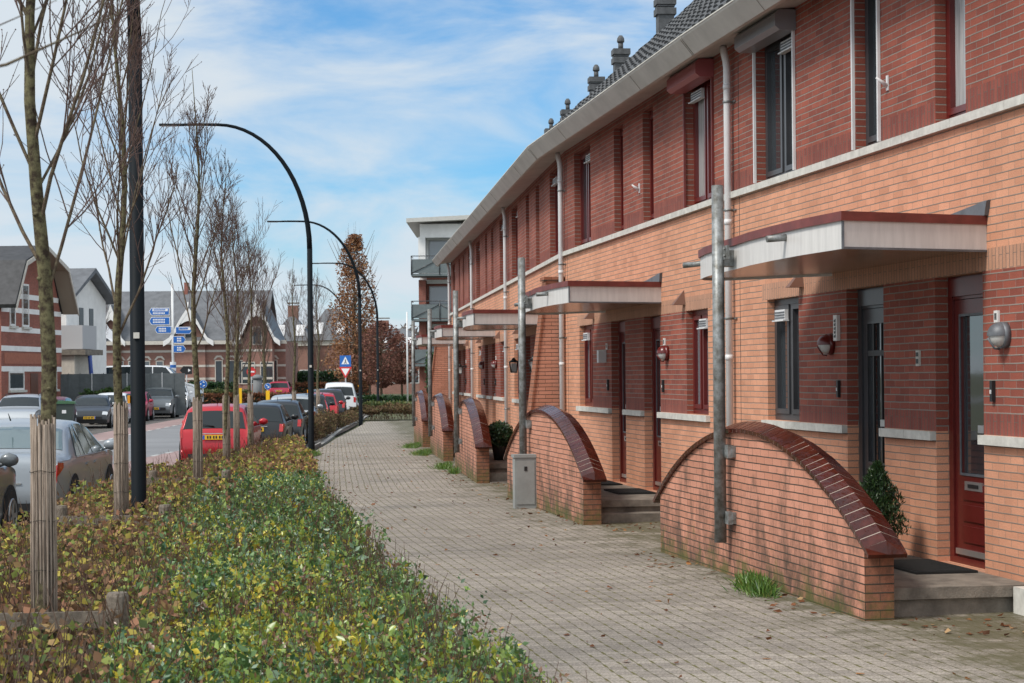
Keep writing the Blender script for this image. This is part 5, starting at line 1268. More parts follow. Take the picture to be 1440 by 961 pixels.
near_car('suv', 4.6, 1.86, 1.54, P_BLK, -7.32, 76.8, 5, 'black estate with tall red tail lights right of the second lamp post', tail='tall', group='cars parked along the near kerb', roofrails=True)
near_car('hatch', 4.1, 1.75, 1.50, P_RED, -7.55, 83.5, 5, 'small red car between the black estate and the white cars', group='cars parked along the near kerb')
near_car('suv', 4.4, 1.82, 1.60, P_DRK, -7.80, 90.2, 5, 'dark car with pale roof, second before the white van', group='cars parked along the near kerb')
near_car('van', 4.5, 1.83, 1.85, P_WHT, -8.02, 99.5, 6, 'white van parked farthest along the near kerb', group='cars parked along the near kerb')
def far_car(kind, L, W, H, body, x, y, hd, label, **kw):   # faces the camera: origin is its rear, nose towards us
    h_ = R(180 + hd); px, py = x, y   # nose centre
    rx = px - math.sin(-(h_)) * L * 1; d = Vector((-math.sin(h_), math.cos(h_))); rear = Vector((px, py)) - d * L
    make_car(kind, L, W, H, body, (rear.x, rear.y, zr(py) + .005), 180 + hd, label, group='cars parked on the far side of the road', **kw)
far_car('suv', 4.6, 1.88, 1.64, P_LSIL, -19.15, 73.5, 4, 'silver estate car parked at the far left edge, facing the camera', roofrails=True)
far_car('hatch', 4.1, 1.76, 1.48, P_MAR, -19.4, 79.0, 4, 'dark maroon car hidden between the silver estate and the wheelie bin')
far_car('hatch', 4.25, 1.79, 1.48, P_DRK, -18.5, 84.0, 9, 'dark grey hatchback with yellow plate, facing the camera across the road')
far_car('hatch', 4.2, 1.78, 1.50, P_WHT, -19.1, 90.5, 6, 'white car just behind the dark grey hatchback across the road')
far_car('hatch', 4.2, 1.78, 1.50, P_CRIM, -19.1, 95.5, 5, 'red car behind the white one, beside the big lamp post')
far_car('suv', 4.5, 1.86, 1.66, P_GRY, -18.8, 101, 5, 'grey people carrier right of the big lamp post, facing the camera')
far_car('suv', 4.3, 1.82, 1.62, P_DRK, -19.4, 107, 5, 'dark small SUV between the grey people carrier and the white SUV')
far_car('suv', 4.4, 1.84, 1.62, P_WHT, -19.8, 112, 8, 'white SUV parked farthest away across the road')
make_car('suv', 4.3, 1.80, 1.56, P_CRIM, (-18.5, 152, g(152) - .08), 2, 'crimson car driving away on the roundabout', name='moving_car', group=None)
# ------------------------------------------------------------------ background, measured at its own distance
def X_(px, Y): return (px - 720) / 2700 * Y
def Z_(px, py, Y): return 1.75 + (526 + (1000 - px) * .0087 - py) / 2700 * Y
WALLW = mat('white_render', (.78, .77, .75), .8, var=.12, vscale=1.2)
CREAM = mat('cream_trim', (.52, .48, .42), .7, var=.15, vscale=4)
OLDGLASS = glass_mat('old_window_glass', (.04, .05, .055))
def part(name, m, par, *boxes, label=None):
    mb = MB()
    for b_ in boxes: mb.box(*b_)
    o = mb.build(name, m, par)
    if label: o['label'] = label
    return o
def win(par, u0, u1, z0, z1, y, d=-1, fm=WHITE, gm=OLDGLASS, w=.07, mull=0):
    mb = MB(); yy = (y, y + d * .05)
    mb.box(u0, u0 + w, *yy, z0, z1); mb.box(u1 - w, u1, *yy, z0, z1); mb.box(u0 + w, u1 - w, *yy, z1 - w, z1); mb.box(u0 + w, u1 - w, *yy, z0, z0 + w)
    for i in range(mull): x = u0 + (u1 - u0) * (i + 1) / (mull + 1); mb.box(x - .03, x + .03, y, y + d * .045, z0 + w, z1 - w)
    o = mb.build('window', fm, par); g_ = MB(); g_.box(u0 + w * .5, u1 - w * .5, y + d * .002, y + d * .02, z0 + w * .5, z1 - w * .5); g_.build('pane', gm, o); return o
# --- balcony block
ap = empty('apartment_block', (0, 120, g(120) - .1), 0, 'white and brick apartment block with grey balconies at the end of the row', 'apartment block')
part('wall', WALLW, ap, (-5.35, 6, 1.6, 12, 8.35, 10.9), label='white upper storey'); part('wall', B_OLD, ap, (-5.35, 6, 1.6, 12, -.5, 8.30))
part('column', WALLW, ap, (-5.8, -5.36, .3, 1.9, 8.4, 10.7)); part('column', B_OLD, ap, (-5.8, -5.36, .3, 1.9, -.5, 8.0)); part('side_wall', WALLW, ap, (-5.8, -5.36, 1.95, 12, -.5, 10.7))
part('frieze', WALLW, ap, (-5.7, 6, .35, 1.58, 10.65, 11.5))
mb = MB(); mb.extrude([(-6.5, 11.55), (6, 12.05), (6, 12.35), (-6.5, 11.80)], lambda u, v, ww: (u, ww, v), -.5, 13); mb.build('roof', mat('pale_roof_edge', (.5, .49, .46), .7, var=.1), ap)
for z in (0.1, 2.75, 5.55, 8.45):
    for i in range(4): win(ap, -5.2 + i * 1.75, -3.5 + i * 1.75, z + .12, z + 2.1, 1.598, -1, mat('grey_frame', (.35, .36, .37), .5), GLASSL, mull=0)
    part('lintel', WALLW, ap, (-5.34, 5, 1.3, 1.55, z + 2.25, z + 2.5))
GRIL = mat('balcony_panel', (.13, .155, .16), .55, var=.15)
for z in (2.70, 5.50, 8.30):
    b_ = part('balcony', GRIL, ap, (-6.2, 1, -.9, 1.25, z - .12, z + .02))
    part('panel', GRIL, b_, (-6.18, .98, -.9, -.87, z + .06, z + .92)); part('side_panel', GRIL, b_, (-6.2, -6.17, -.86, 1.2, z + .06, z + .92))
    mb = MB(); mb.tube([(-6.19, -.93, z + 1.12), (1, -.93, z + 1.12)], .03, 6); mb.tube([(-6.19, -.93, z + 1.12), (-6.19, 1.2, z + 1.12)], .03, 6)
    for i in range(5):
        x = -6.19 + i * 1.75; mb.tube([(x, -.93, z - .05), (x, -.93, z + 1.12)], .03, 6)
        if i < 4: xm = x + .87; mb.tube([(x, -.93, z + .05), (x + 1.75, -.93, z + .92)] if i % 2 == 0 else [(x, -.93, z + .92), (x + 1.75, -.93, z + .05)], .022, 5)
    mb.build('railing', DGREY, b_)
# --- gambrel brick house, left
lh = empty('brick_house', (-25.0, 94, g(94) - .12), R(-5), 'old red brick house with white bands and gambrel roof at the left edge', 'house')
# local: y along the gable (away), x to the left is the depth of the house
zz = lambda py: Z_(60, py, 98) - g(94) + .12
Wg = 9.2; prof = [(0, zz(440)), (1.35, zz(378)), (Wg / 2, zz(352)), (Wg - 1.35, zz(378)), (Wg, zz(440))]
mb = MB(); mb.extrude([(0, -.5)] + prof + [(Wg, -.5)], lambda u, v, ww: (ww, u, v), -12, 0); mb.build('wall', B_OLD, lh)
rf = MB(); pr = [(a + (-.25 if i == 0 else .25 if i == 4 else 0), b_ + .1) for i, (a, b_) in enumerate(prof)]; pr2 = [(a + (-.1 if i < 2 else .1 if i > 2 else 0), b_ + .18) for i, (a, b_) in enumerate(pr)]
rf.extrude(pr + pr2[::-1], lambda u, v, ww: (ww, u, v), -12.3, .85); rfo = rf.build('roof', mat('old_slate_tiles', (.045, .045, .048), .7, var=.4, vscale=3), lh)
mb = MB()
for i in range(4):
    (a, b_), (c, d) = pr[i], pr[i + 1]; mb.extrude([(a, b_ - .10), (c, d - .10), (c, d + .12), (a, b_ + .12)], lambda u, v, ww: (ww, u, v), .86, .92)
mb.build('verge_board', CREAM, rfo)
mb = MB()
for i in (2, 3):
    (a, b_), (c, d) = pr[i], pr[i + 1]; mb.poly([(.02, a, b_ - .02), (.86, a, b_ - .02), (.86, c, d - .02), (.02, c, d - .02)])
mb.build('soffit', mat('beige_soffit', (.33, .28, .22), .8), rfo)
for py in (418, 438, 465, 491, 519):
    z = zz(py); u0 = max(.0, (z - prof[0][1]) / (prof[1][1] - prof[0][1]) * 1.35 if z > prof[0][1] else 0); part('brick_band', WALLW, lh, (-.3 if z < 5 else 0, .025, u0 + .02, Wg - u0 - .02, z - .13, z + .13))
part('brick_panel', mat('orange_brick_panel', (.36, .13, .08), .8, var=.2), lh, (.003, .02, .4, Wg - .4, zz(512), zz(497)))
def gwin(par, a, b_, z0, z1):
    o = part('window', WHITE, par, (.003, .05, a, a + .1, z0, z1), (.003, .05, b_ - .1, b_, z0, z1), (.003, .05, a + .1, b_ - .1, z1 - .1, z1), (.003, .05, a + .1, b_ - .1, z0, z0 + .1)); part('pane', OLDGLASS, o, (.003, .025, a + .05, b_ - .05, z0 + .05, z1 - .05)); part('sill', STONE, o, (.003, .16, a - .1, b_ + .1, z0 - .12, z0))
for a, b_, p0, p1 in ((1.2, 2.0, 464, 432), (3.0, 4.0, 464, 400), (6.3, 7.2, 468, 425), (1.0, 3.2, 552, 522), (6.6, 8.3, 552, 522)): gwin(lh, a, b_, zz(p0) + .14, zz(p1))
part('door', mat('brown_door', (.12, .05, .03), .5), lh, (.003, .04, 4.2, 5.3, .1, 2.4))
part('brick_chimney', B_OLD, lh, (-6, -5.2, 4.2, 5, zz(352), zz(352) + 1))
# --- white house
wh = empty('white_house', (-26.2, 108, g(108) - .1), R(-8), 'white rendered house with dark roof between the brick house and the grey fence', 'house')
mb = MB(); mb.extrude([(0, -.5), (0, 6.6), (3.2, 8.1), (6.4, 6.6), (6.4, -.5)], lambda u, v, ww: (ww, u, v), -9, 1.2); mb.build('wall', WALLW, wh)
mb = MB(); mb.extrude([(-.4, 6.45), (3.2, 8.15), (6.8, 6.45), (6.8, 6.65), (3.2, 8.42), (-.4, 6.65)], lambda u, v, ww: (ww, u, v), -9.4, 1.8); mb.build('roof', SLATE, wh)
for a in (2.0, 3.6): part('window', DGREY, wh, (1.203, 1.23, a, a + .65, 4.3, 6.1))
part('window', DGREY, wh, (1.203, 1.23, 3.6, 4.8, .6, 1.5))
part('canopy', CONC, wh, (1.203, 2.9, -1.6, 1.2, 3.35, 3.65)); o = part('awning', mat('grey_awning', (.42, .42, .43), .7), wh, (1.25, 2.6, -1.2, 1.0, 3.68, 5.0)); part('wall', CREAM, wh, (1.203, 2.2, -1.4, 1.0, -.3, 3.34), label='cream annex')
mb = MB(); mb.tube([(2.9, -.9, 3.3), (2.9, -.5, 1.2)], .12, 8); mb.build('blue_stripe', mat('blue_paint', (.03, .07, .28), .5), wh)
# --- fence
fe = empty('panel_fence', (X_(85, 103), 103, g(103) - .1), R(6), 'grey panel fence behind the cars across the road', 'fence')
FEN = mat('grey_fence', (.10, .115, .12), .7, var=.25, vscale=3)
for i in range(11):
    x = i * .62 - .2; part('panel', FEN, fe, (x + .02, x + .60, -.02, .02, 0.05, 2.3)); part('post', PVC if i % 3 == 0 else FEN, fe, (x - .02, x + .018, -.04, .04, 0, 2.34))
clump('ivy_ground_cover', 'green climbing plants along the foot of the grey fence', 'climbing plants', [(X_(118, 101), 101, X_(192, 103), 103, .35, 1.35, g(101) - .1)], 420, .16, [(.05, .10, .03), (.09, .16, .05), (.12, .12, .05)], [.5, .35, .15], kind='stuff')
make_car('van', 6.5, 2.1, 2.75, P_WHT, (X_(134, 118), 118, g(118) - .05), -88, 'white van behind the grey fence, only its roof showing', group=None, detail=False)
# --- station-like building
YS_ = 157; gs_ = g(YS_)
st = empty('station_building', (0, YS_, gs_), 0, 'long brick building with cream bands, slate roof and white ornate gables', 'building')
def U(px): return X_(px, YS_)
def V(py): return Z_(270, py, YS_) - gs_
x0, x1 = U(120), U(402); ze, zr_ = V(481), V(409)
part('wall', B_STATION, st, (x0, x1, 0, 9, -.3, ze))
mb = MB(); mb.extrude([(-.6, ze - .1), (4.8, zr_), (9.6, ze - .1), (9.6, ze + .1), (4.8, zr_ + .2), (-.6, ze + .12)], lambda u, v, ww: (ww, u, v), x0 - .3, x1 - 1.6); rf = mb.build('roof', SLATE, st)
part('gutter', CREAM, st, (x0, x1 + .2, -.75, -.62, ze - .22, ze + .08))
for py in (494, 515, 533): part('brick_band', CREAM, st, (x0, x1, -.03, -.003, V(py) - .09, V(py) + .09))
part('plinth', CREAM, st, (x0, x1, -.05, -.003, -.2, .7))
for px in (130, 143, 169, 186, 206, 225, 308, 326, 341, 385): 
    u = U(px); win(st, u - .32, u + .32, V(541), V(507), -.031, -1, CREAM); mb = MB(); mb.extrude([(-.45, 0), (-.2, .32), (.2, .32), (.45, 0), (.3, 0), (.1, .18), (-.1, .18), (-.3, 0)], lambda a, b_, ww: (u + a, ww, V(507) + .05 + b_), -.05, -.004); mb.build('arch', CREAM, st)
part('entrance_frame', WHITE, st, (U(243), U(275), -.06, -.003, V(545), V(508))); 
for a, b_ in ((246, 250), (255, 261), (266, 271)): part('door_pane', OLDGLASS, st, (U(a), U(b_), -.09, -.061, V(540), V(519)))
for a, b_ in ((246, 252), (255, 260), (262, 272)): part('fanlight', OLDGLASS, st, (U(a), U(b_), -.09, -.061, V(515), V(511)))
def gable(pxl, pxr, pya, pyb, yd, wpx=None):
    c = (U(pxl) + U(pxr)) / 2; hw = (U(pxr) - U(pxl)) / 2; za, zb_ = V(pya), V(pyb)
    gb = MB(); gb.extrude([(c - hw * .66, 0), (c - hw * .66, zb_ + .2), (c, za - .5), (c + hw * .66, zb_ + .2), (c + hw * .66, 0)], lambda u, v, ww: (u, ww, v), -yd, 0); w_ = gb.build('gable_wall', B_STATION, st)
    # flared roof of the gable
    side = [(1.05, 0), (.80, .10), (.60, .32), (.40, .58), (.20, .80), (0, 1.0)]
    P = [(c + hw * a, zb_ + (za - zb_) * b_) for a, b_ in side] + [(c - hw * a, zb_ + (za - zb_) * b_) for a, b_ in side[::-1][1:]]
    rm = MB()
    for (a, b_), (d, e_) in zip(P, P[1:]): rm.poly([(a, -yd - .5, b_ + .1), (d, -yd - .5, e_ + .1), (d, 5, e_ + .1), (a, 5, b_ + .1)])
    rr_ = rm.build('gable_roof', SLATE, w_)
    bm_ = MB(); n = len(P)
    for i in range(n - 1):
        (a, b_), (d, e_) = P[i], P[i + 1]; bm_.extrude([(a, b_ + .12), (d, e_ + .12), (d, e_ - .30), (a, b_ - .30)], lambda u, v, ww: (u, ww, v), -yd - .58, -yd - .5)
    bm_.extrude([(c - hw * .34, zb_ + (za - zb_) * .52), (c, za), (c + hw * .34, zb_ + (za - zb_) * .52), (c + hw * .14, zb_ + (za - zb_) * .60), (c, zb_ + (za - zb_) * .63), (c - hw * .14, zb_ + (za - zb_) * .60)], lambda u, v, ww: (u, ww, v), -yd - .56, -yd - .49)
    bm_.tube([(c, -yd - .54, za - .1), (c, -yd - .54, za + .5)], .05, 5)
    bm_.build('bargeboard', WHITE, w_)
    for i in (-1, 1):
        pass
    win(w_, c - .4, c + .4, zb_ - .2, zb_ + (za - zb_) * .38, -yd - .003, -1, CREAM)
    for py in (494, 515, 533): part('brick_band', CREAM, w_, (c - hw * .665, c + hw * .665, -yd - .03, -yd - .003, V(py) - .09, V(py) + .09))
    return w_
gable(140, 178, 430, 482, .25); gable(234, 301, 434, 482, .25)
w_ = gable(335, 397, 425, 483, 1.6)
for px in (353, 379): win(w_, U(px) - .55, U(px) + .55, V(541), V(510), -1.604, -1, CREAM)
part('station_chimney', B_OLD, st, (U(247), U(252), 4.4, 5.2, zr_ - .2, zr_ + .9))
# --- houses further back
def hip_house(name, label, px0, px1, pya, pye, Y, chim=None, tile=SLATE, wallm=B_STATION, hipw=.1, extra=None):
    e = empty(name, (X_((px0 + px1) / 2, Y), Y, g(Y)), 0, label, 'house'); hw = (X_(px1, Y) - X_(px0, Y)) / 2; za, ze_ = Z_(px0, pya, Y) - g(Y), Z_(px0, pye, Y) - g(Y)
    part('wall', wallm, e, (-hw * .9, hw * .9, 0, hw * 1.8, -.3, ze_)); part('eaves_board', CREAM, e, (-hw * .94, hw * .94, -.2, -.05, ze_ - .5, ze_ + .05))
    mb = MB(); a = hw * hipw; b0, b1 = [(-hw, -.4, ze_), (hw, -.4, ze_), (hw, hw * 2, ze_), (-hw, hw * 2, ze_)], [(-a, hw * .8, za), (a, hw * .8, za), (a, hw * 1.1, za), (-a, hw * 1.1, za)]
    for i in range(4): mb.poly([b0[i], b0[(i + 1) % 4], b1[(i + 1) % 4], b1[i]])
    mb.poly(b1); r_ = mb.build('roof', tile, e)
    for i in range(3): u = -hw * .6 + i * hw * .6; win(e, u - .5, u + .5, 1.0, 2.5, -.003, -1, WHITE)
    for sx in (-.45, .4):
        s_ = MB(); zf = .35; y_ = -.4 + (hw * .8 + .4) * zf; s_.obox((hw * sx, y_, ze_ + (za - ze_) * zf + .08), (.45, 0, 0), (0, .45, .45 * (za - ze_) / (hw * .8 + .4)), (0, -.02, .03)); s_.build('skylight', PVC, r_)
    if chim:
        c0, c1, cy = chim; part('chimney', B_STATION, e, (X_(c0, Y) - e.location.x, X_(c1, Y) - e.location.x, hw * .7, hw * .7 + .8, za - 1.2, Z_(c0, cy, Y) - g(Y))); part('chimney_cap', CONC, e, (X_(c0, Y) - e.location.x - .1, X_(c1, Y) - e.location.x + .1, hw * .7 - .1, hw * .7 + .9, Z_(c0, cy, Y) - g(Y) + .2, Z_(c0, cy, Y) - g(Y) + .3))
    return e
hip_house('tiled_house', 'house with dark hipped roof and square chimney right of the ornate white gable', 376, 442, 441, 480, 190, (403, 417, 429), hipw=.02)
hip_house('tiled_house', 'house with dark roof and skylights between the second lamp post and the column-shaped tree', 428, 502, 434, 479, 192, None, hipw=.25)
hip_house('tiled_house', 'far house behind the brown-leaved trees', 515, 600, 462, 490, 210, (530, 545, 450), hipw=.3)
OT = mat('orange_roof_tiles', (.36, .10, .05), .8, var=.25, vscale=3)
sh = empty('low_shed', (X_(395, 172), 172, g(172)), 0, 'low outbuilding with orange tiled roof right of the ornate gable', 'shed'); part('wall', B_OLD, sh, (-1.6, 1.2, 0, 3, -.2, 1.5))
mb = MB(); mb.poly([(-1.9, -.3, 1.4), (1.2, -.3, 1.4), (1.2, 3, 3.8), (-1.9, 3, 3.8)]); 
for i in range(9): mb.box(-1.9, 1.2, -.3 + i * .36, -.3 + i * .36 + .06, 1.4 + i * .26, 1.52 + i * .26)
mb.build('roof', OT, sh)
# --- hedges
HG = [(.020, .05, .018), (.03, .075, .022), (.05, .10, .03)]; HR = [(.17, .07, .04), (.24, .11, .05), (.12, .05, .03)]; HL = [(.09, .12, .04), (.16, .17, .06), (.06, .09, .03)]; HBr = [(.16, .10, .055), (.10, .065, .04), (.20, .14, .07), (.10, .10, .04)]
def hedge(label, px0, px1, pyt, Y, cols, wts, kind=None, hw=.6, Y2=None, size=.22, dens=260, name='hedge', cat='hedge', stems=0, core=HEDGECORE, ragged=.06):
    Y2 = Y2 or Y; z = g(Y) - .1; clump(name, label, cat, [(X_(px0, Y), Y, X_(px1, Y2), Y2, hw, Z_(px0, pyt, Y) - z, z)], dens, size, cols, wts, core=core, kind=kind, stems=stems, ragged=ragged, material=LEAF if cols in (HG, HL) else DRYLEAF)
hedge('dark green clipped hedge before the ornate brick building, left of the no entry sign', 244, 332, 541, 140, HG, [.4, .4, .2])
hedge('tall dark green hedge behind the crimson car', 352, 482, 526, 166, HG, [.4, .4, .2], hw=.8)
hedge('low reddish-brown hedge behind the parked cars on the far kerb', 236, 420, 557, 128, HR, [.4, .35, .25], hw=.5)
hedge('pale green low hedge on the roundabout', 270, 350, 551, 134, HL, [.4, .35, .25], hw=.5)
hedge('reddish-brown beech hedge right of the crimson car', 412, 520, 541, 158, HR, [.4, .35, .25], hw=.5)
hedge('brown and green shrubs right of the grey fence', 192, 250, 536, 122, HBr, [.3, .2, .2, .3], ragged=.3, kind='stuff', name='roadside_shrubs', cat='shrubs')
hedge('dark green hedge between the white van and the balcony block', 505, 600, 560, 118, HG, [.4, .4, .2], hw=.5)
hedge('pale green clipped hedge before the balcony block', 512, 605, 569, 106, HL, [.4, .35, .25], hw=.4)
hedge('brown twiggy shrubs at the far end of the pavement', 496, 592, 576, 92, HBr, [.35, .25, .25, .15], kind='stuff', hw=1.6, ragged=.35, name='twiggy_shrubs', cat='shrubs', core=None, stems=26, size=.13, dens=420)
hedge('thin brown shrubs between the parked cars and the second lamp post', 432, 462, 594, 63, HBr, [.35, .25, .25, .15], kind='stuff', hw=.28, Y2=75, ragged=.35, name='twiggy_shrubs', cat='shrubs', core=None, stems=10, size=.09, dens=380)
hedge('thin brown shrubs beside the dark estate and the third lamp post', 468, 500, 590, 78, HBr, [.35, .25, .25, .15], kind='stuff', hw=.28, Y2=92, ragged=.35, name='twiggy_shrubs', cat='shrubs', core=None, stems=10, size=.10, dens=340)
# ivy by the end of the row
clump('ivy_hedge', 'tall dark green ivy-covered hedge between the last buttress and the far posts', 'hedge', [(X_(600, 68), 68, X_(622, 68), 68, .5, 2.95, g(68) - .3)], 1500, .10, HG, [.35, .4, .25], core=HEDGECORE, material=LEAF)
# --- leafy brown trees and far bare trees
def leafy_tree(px, Y, pyt, pyb, rx, label, cols, wts, n, size, shape='column', gap=.35, trunk_r=.14, name='brown_leaved_tree'):
    zb_ = g(Y) - .1; e = empty(name, (X_(px, Y), Y, zb_), 0, label, 'tree'); Ht = Z_(px, pyt, Y) - zb_; Hb = Z_(px, pyb, Y) - zb_
    mb = MB(); mb.tube([(0, 0, -.1), (0, 0, Ht * .4), (.05, 0, Ht * .92)], [trunk_r, trunk_r * .7, .02], 9); mb.build('trunk', BRANCH, e)
    st_ = MB()
    for _ in range(70):
        z = rng.uniform(Hb, Ht * .8); a = rng.uniform(0, 6.28); L_ = rx * rng.uniform(.5, 1.05); up_ = 1.6 if shape == 'column' else .5
        st_.tube([(0, 0, z), (math.cos(a) * L_ * .6, math.sin(a) * L_ * .6, z + L_ * .5 * up_), (math.cos(a) * L_, math.sin(a) * L_, min(Ht + .2, z + L_ * up_))], [.035, .02, .006], 4, cap=False)
    if shape == 'column':
        for _ in range(16): x_, y_ = rng.gauss(0, rx * .28), rng.gauss(0, rx * .28); st_.tube([(x_, y_, Ht * .8), (x_ * 1.2, y_ * 1.2, Ht * rng.uniform(.97, 1.08))], [.015, .004], 3, cap=False)
    N0 = n * 2; u = nrng.uniform(0, 1, N0); z = Hb + (Ht - Hb) * u; a = nrng.uniform(0, 6.28, N0)
    env = (np.clip(u * 5, 0, 1) * (1 - u ** 2.6 * .80)) if shape == 'column' else np.sqrt(np.clip(1 - (2 * u - 1) ** 2, 0, 1))
    r_ = rx * env * np.sqrt(nrng.uniform(.03, 1, N0)) * (1 + .18 * np.sin(a * 3 + z * 1.7)); x = np.cos(a) * r_; y = np.sin(a) * r_
    keep = np.array([noise.noise(Vector((p * 1.2, q * 1.2, s_ * .9 + px))) for p, q, s_ in zip(x, y, z)]) > gap * nrng.uniform(-1.6, .9, N0) + (u * .12)
    P = np.stack([x, y, z], 1)[keep][:n]; m_ = len(P)
    o = leaf_mesh('crown', P, nrng.uniform(.6, 1.3, m_) * size, pal(m_, cols, wts, .35), DRYLEAF, extra=st_, mats_extra=BRANCH, up=-.1, aspect=.65); o.parent = e
    return e
BL = [(.24, .11, .055), (.33, .17, .085), (.16, .075, .045), (.40, .24, .13)]
leafy_tree(499, 128, 330, 560, 1.9, 'tall column-shaped tree with rust-brown leaves beside the third street lamp', BL, [.3, .35, .2, .15], 11000, .17)
BR2 = [(.17, .075, .06), (.24, .11, .08), (.12, .055, .045), (.28, .15, .11)]
leafy_tree(536, 122, 452, 545, 1.65, 'rounded tree with reddish-brown leaves left of the balcony block', BR2, [.3, .35, .2, .15], 4200, .16, 'round', trunk_r=.1)
leafy_tree(565, 126, 470, 540, 1.45, 'smaller reddish-brown tree closest to the balcony block', BR2, [.3, .35, .2, .15], 3400, .16, 'round', trunk_r=.09)
leafy_tree(520, 134, 462, 540, 1.3, 'reddish-brown tree directly right of the column-shaped tree', BR2, [.3, .35, .2, .15], 3000, .16, 'round', trunk_r=.09)
bare_tree(X_(372, 150), 150, 8.6, 'large bare tree in front of the ornate white gable', wrap=0, trunk_r=.13, dense=1.6, first=2.4, group=None)
bare_tree(X_(140, 140), 140, 9.0, 'tall bare tree behind the white house', wrap=0, trunk_r=.14, dense=1.3, first=3.4, group=None)
bare_tree(X_(333, 96), 96, 6.6, 'bare tree on the roundabout between the wrapped trees and the ornate gable', wrap=0, trunk_r=.10, dense=1.3, first=2.0, group=None)
clump('distant_woods', 'hazy bare trees on the horizon', 'woods', [(-140, 330, 60, 330, 6, 7.0, 0)], 42, .9, [(.26, .22, .20), (.20, .18, .17), (.30, .26, .23)], [.4, .3, .3], kind='stuff', core=None, stems=4, ragged=.35)  # haze painted in as paler, greyer leaf colours
# --- signs
BLUE = mat('sign_blue', (.015, .12, .42), .4); SRED = mat('sign_red', (.55, .03, .03), .4); SWH = mat('sign_white', (.75, .75, .75), .4); YEL = mat('post_yellow', (.85, .48, .01), .4); POLEG = mat('grey_pole', (.36, .37, .38), .5, metal=.3)
def disc(mb, r_, y, z, m=0, x=0, th=.01):
    mb.tube([(x, y, z), (x, y - th, z)], r_, 24, m=m, smooth=False)
# finger post
Y = 125; e = empty('finger_post', (X_(243.5, Y), Y, g(Y) - .1), 0, 'tall direction post with blue finger boards in front of the ornate building', 'direction sign')
zf = lambda py: Z_(243, py, Y) - g(Y) + .1
mb = MB(); mb.tube([(0, 0, 0), (0, 0, zf(400))], .085, 12); mb.build('pole', mat('white_pole', (.6, .6, .6), .5), e)
mb = MB(); 
for i in range(7):
    z0 = zf(538) + i * .19; mb.tube([(0, 0, z0), (0, 0, z0 + .185)], .20, 14, m=i % 2, smooth=False)
mb.build('striped_sleeve', [SWH, BLUE], e)
kx = Y / 2700
for (a, b_, t, bt, side, two) in ((211, 239.5, 433, 443.5, -1, 2), (211, 240, 446, 457, -1, 1), (219, 242, 459, 469, -1, 1), (248, 271, 460, 470, 1, 2), (244.5, 262, 473, 483, 1, 1), (244.5, 262, 486, 496, 1, 1)):
    u0, u1 = (a - 243.5) * kx, (b_ - 243.5) * kx; z1, z0 = zf(t), zf(bt); zm = (z0 + z1) / 2
    shp = [(u0, zm), (u0 + .14, z1), (u1, z1), (u1, z0), (u0 + .14, z0)] if side < 0 else [(u0, z0), (u0, z1), (u1 - .14, z1), (u1, zm), (u1 - .14, z0)]
    mb = MB(); mb.extrude(shp, lambda u, v, ww: (u, ww, v), -.14, -.09, m=0)
    c = Vector((sum(p[0] for p in shp) / 5, sum(p[1] for p in shp) / 5)); inn = [(c.x + (p[0] - c.x) * .955, c.y + (p[1] - c.y) * .88) for p in shp]
    mb.extrude(inn, lambda u, v, ww: (u, ww, v), -.145, -.1405, m=1)
    h = z1 - z0
    if two == 2: mb.box(u0 + .22, u1 - .1, -.149, -.1455, zm + .02, z1 - .06, 0); mb.box(u0 + .3, u1 - .25, -.153, -.1495, zm + .07, zm + .14, 1)
    for r_ in ((.22,) if two == 2 and side > 0 else (-.16, .16) if two != 2 else (-.22,)):
        x = u0 + .25
        while x < u1 - .35 and two != 3: mb.box(x, x + .07, -.149, -.1455, zm + r_ * h - .05, zm + r_ * h + .05, 0); x += .10
        if side > 0 and two == 2: break
    mb.build('finger_board', [SWH, BLUE], e)
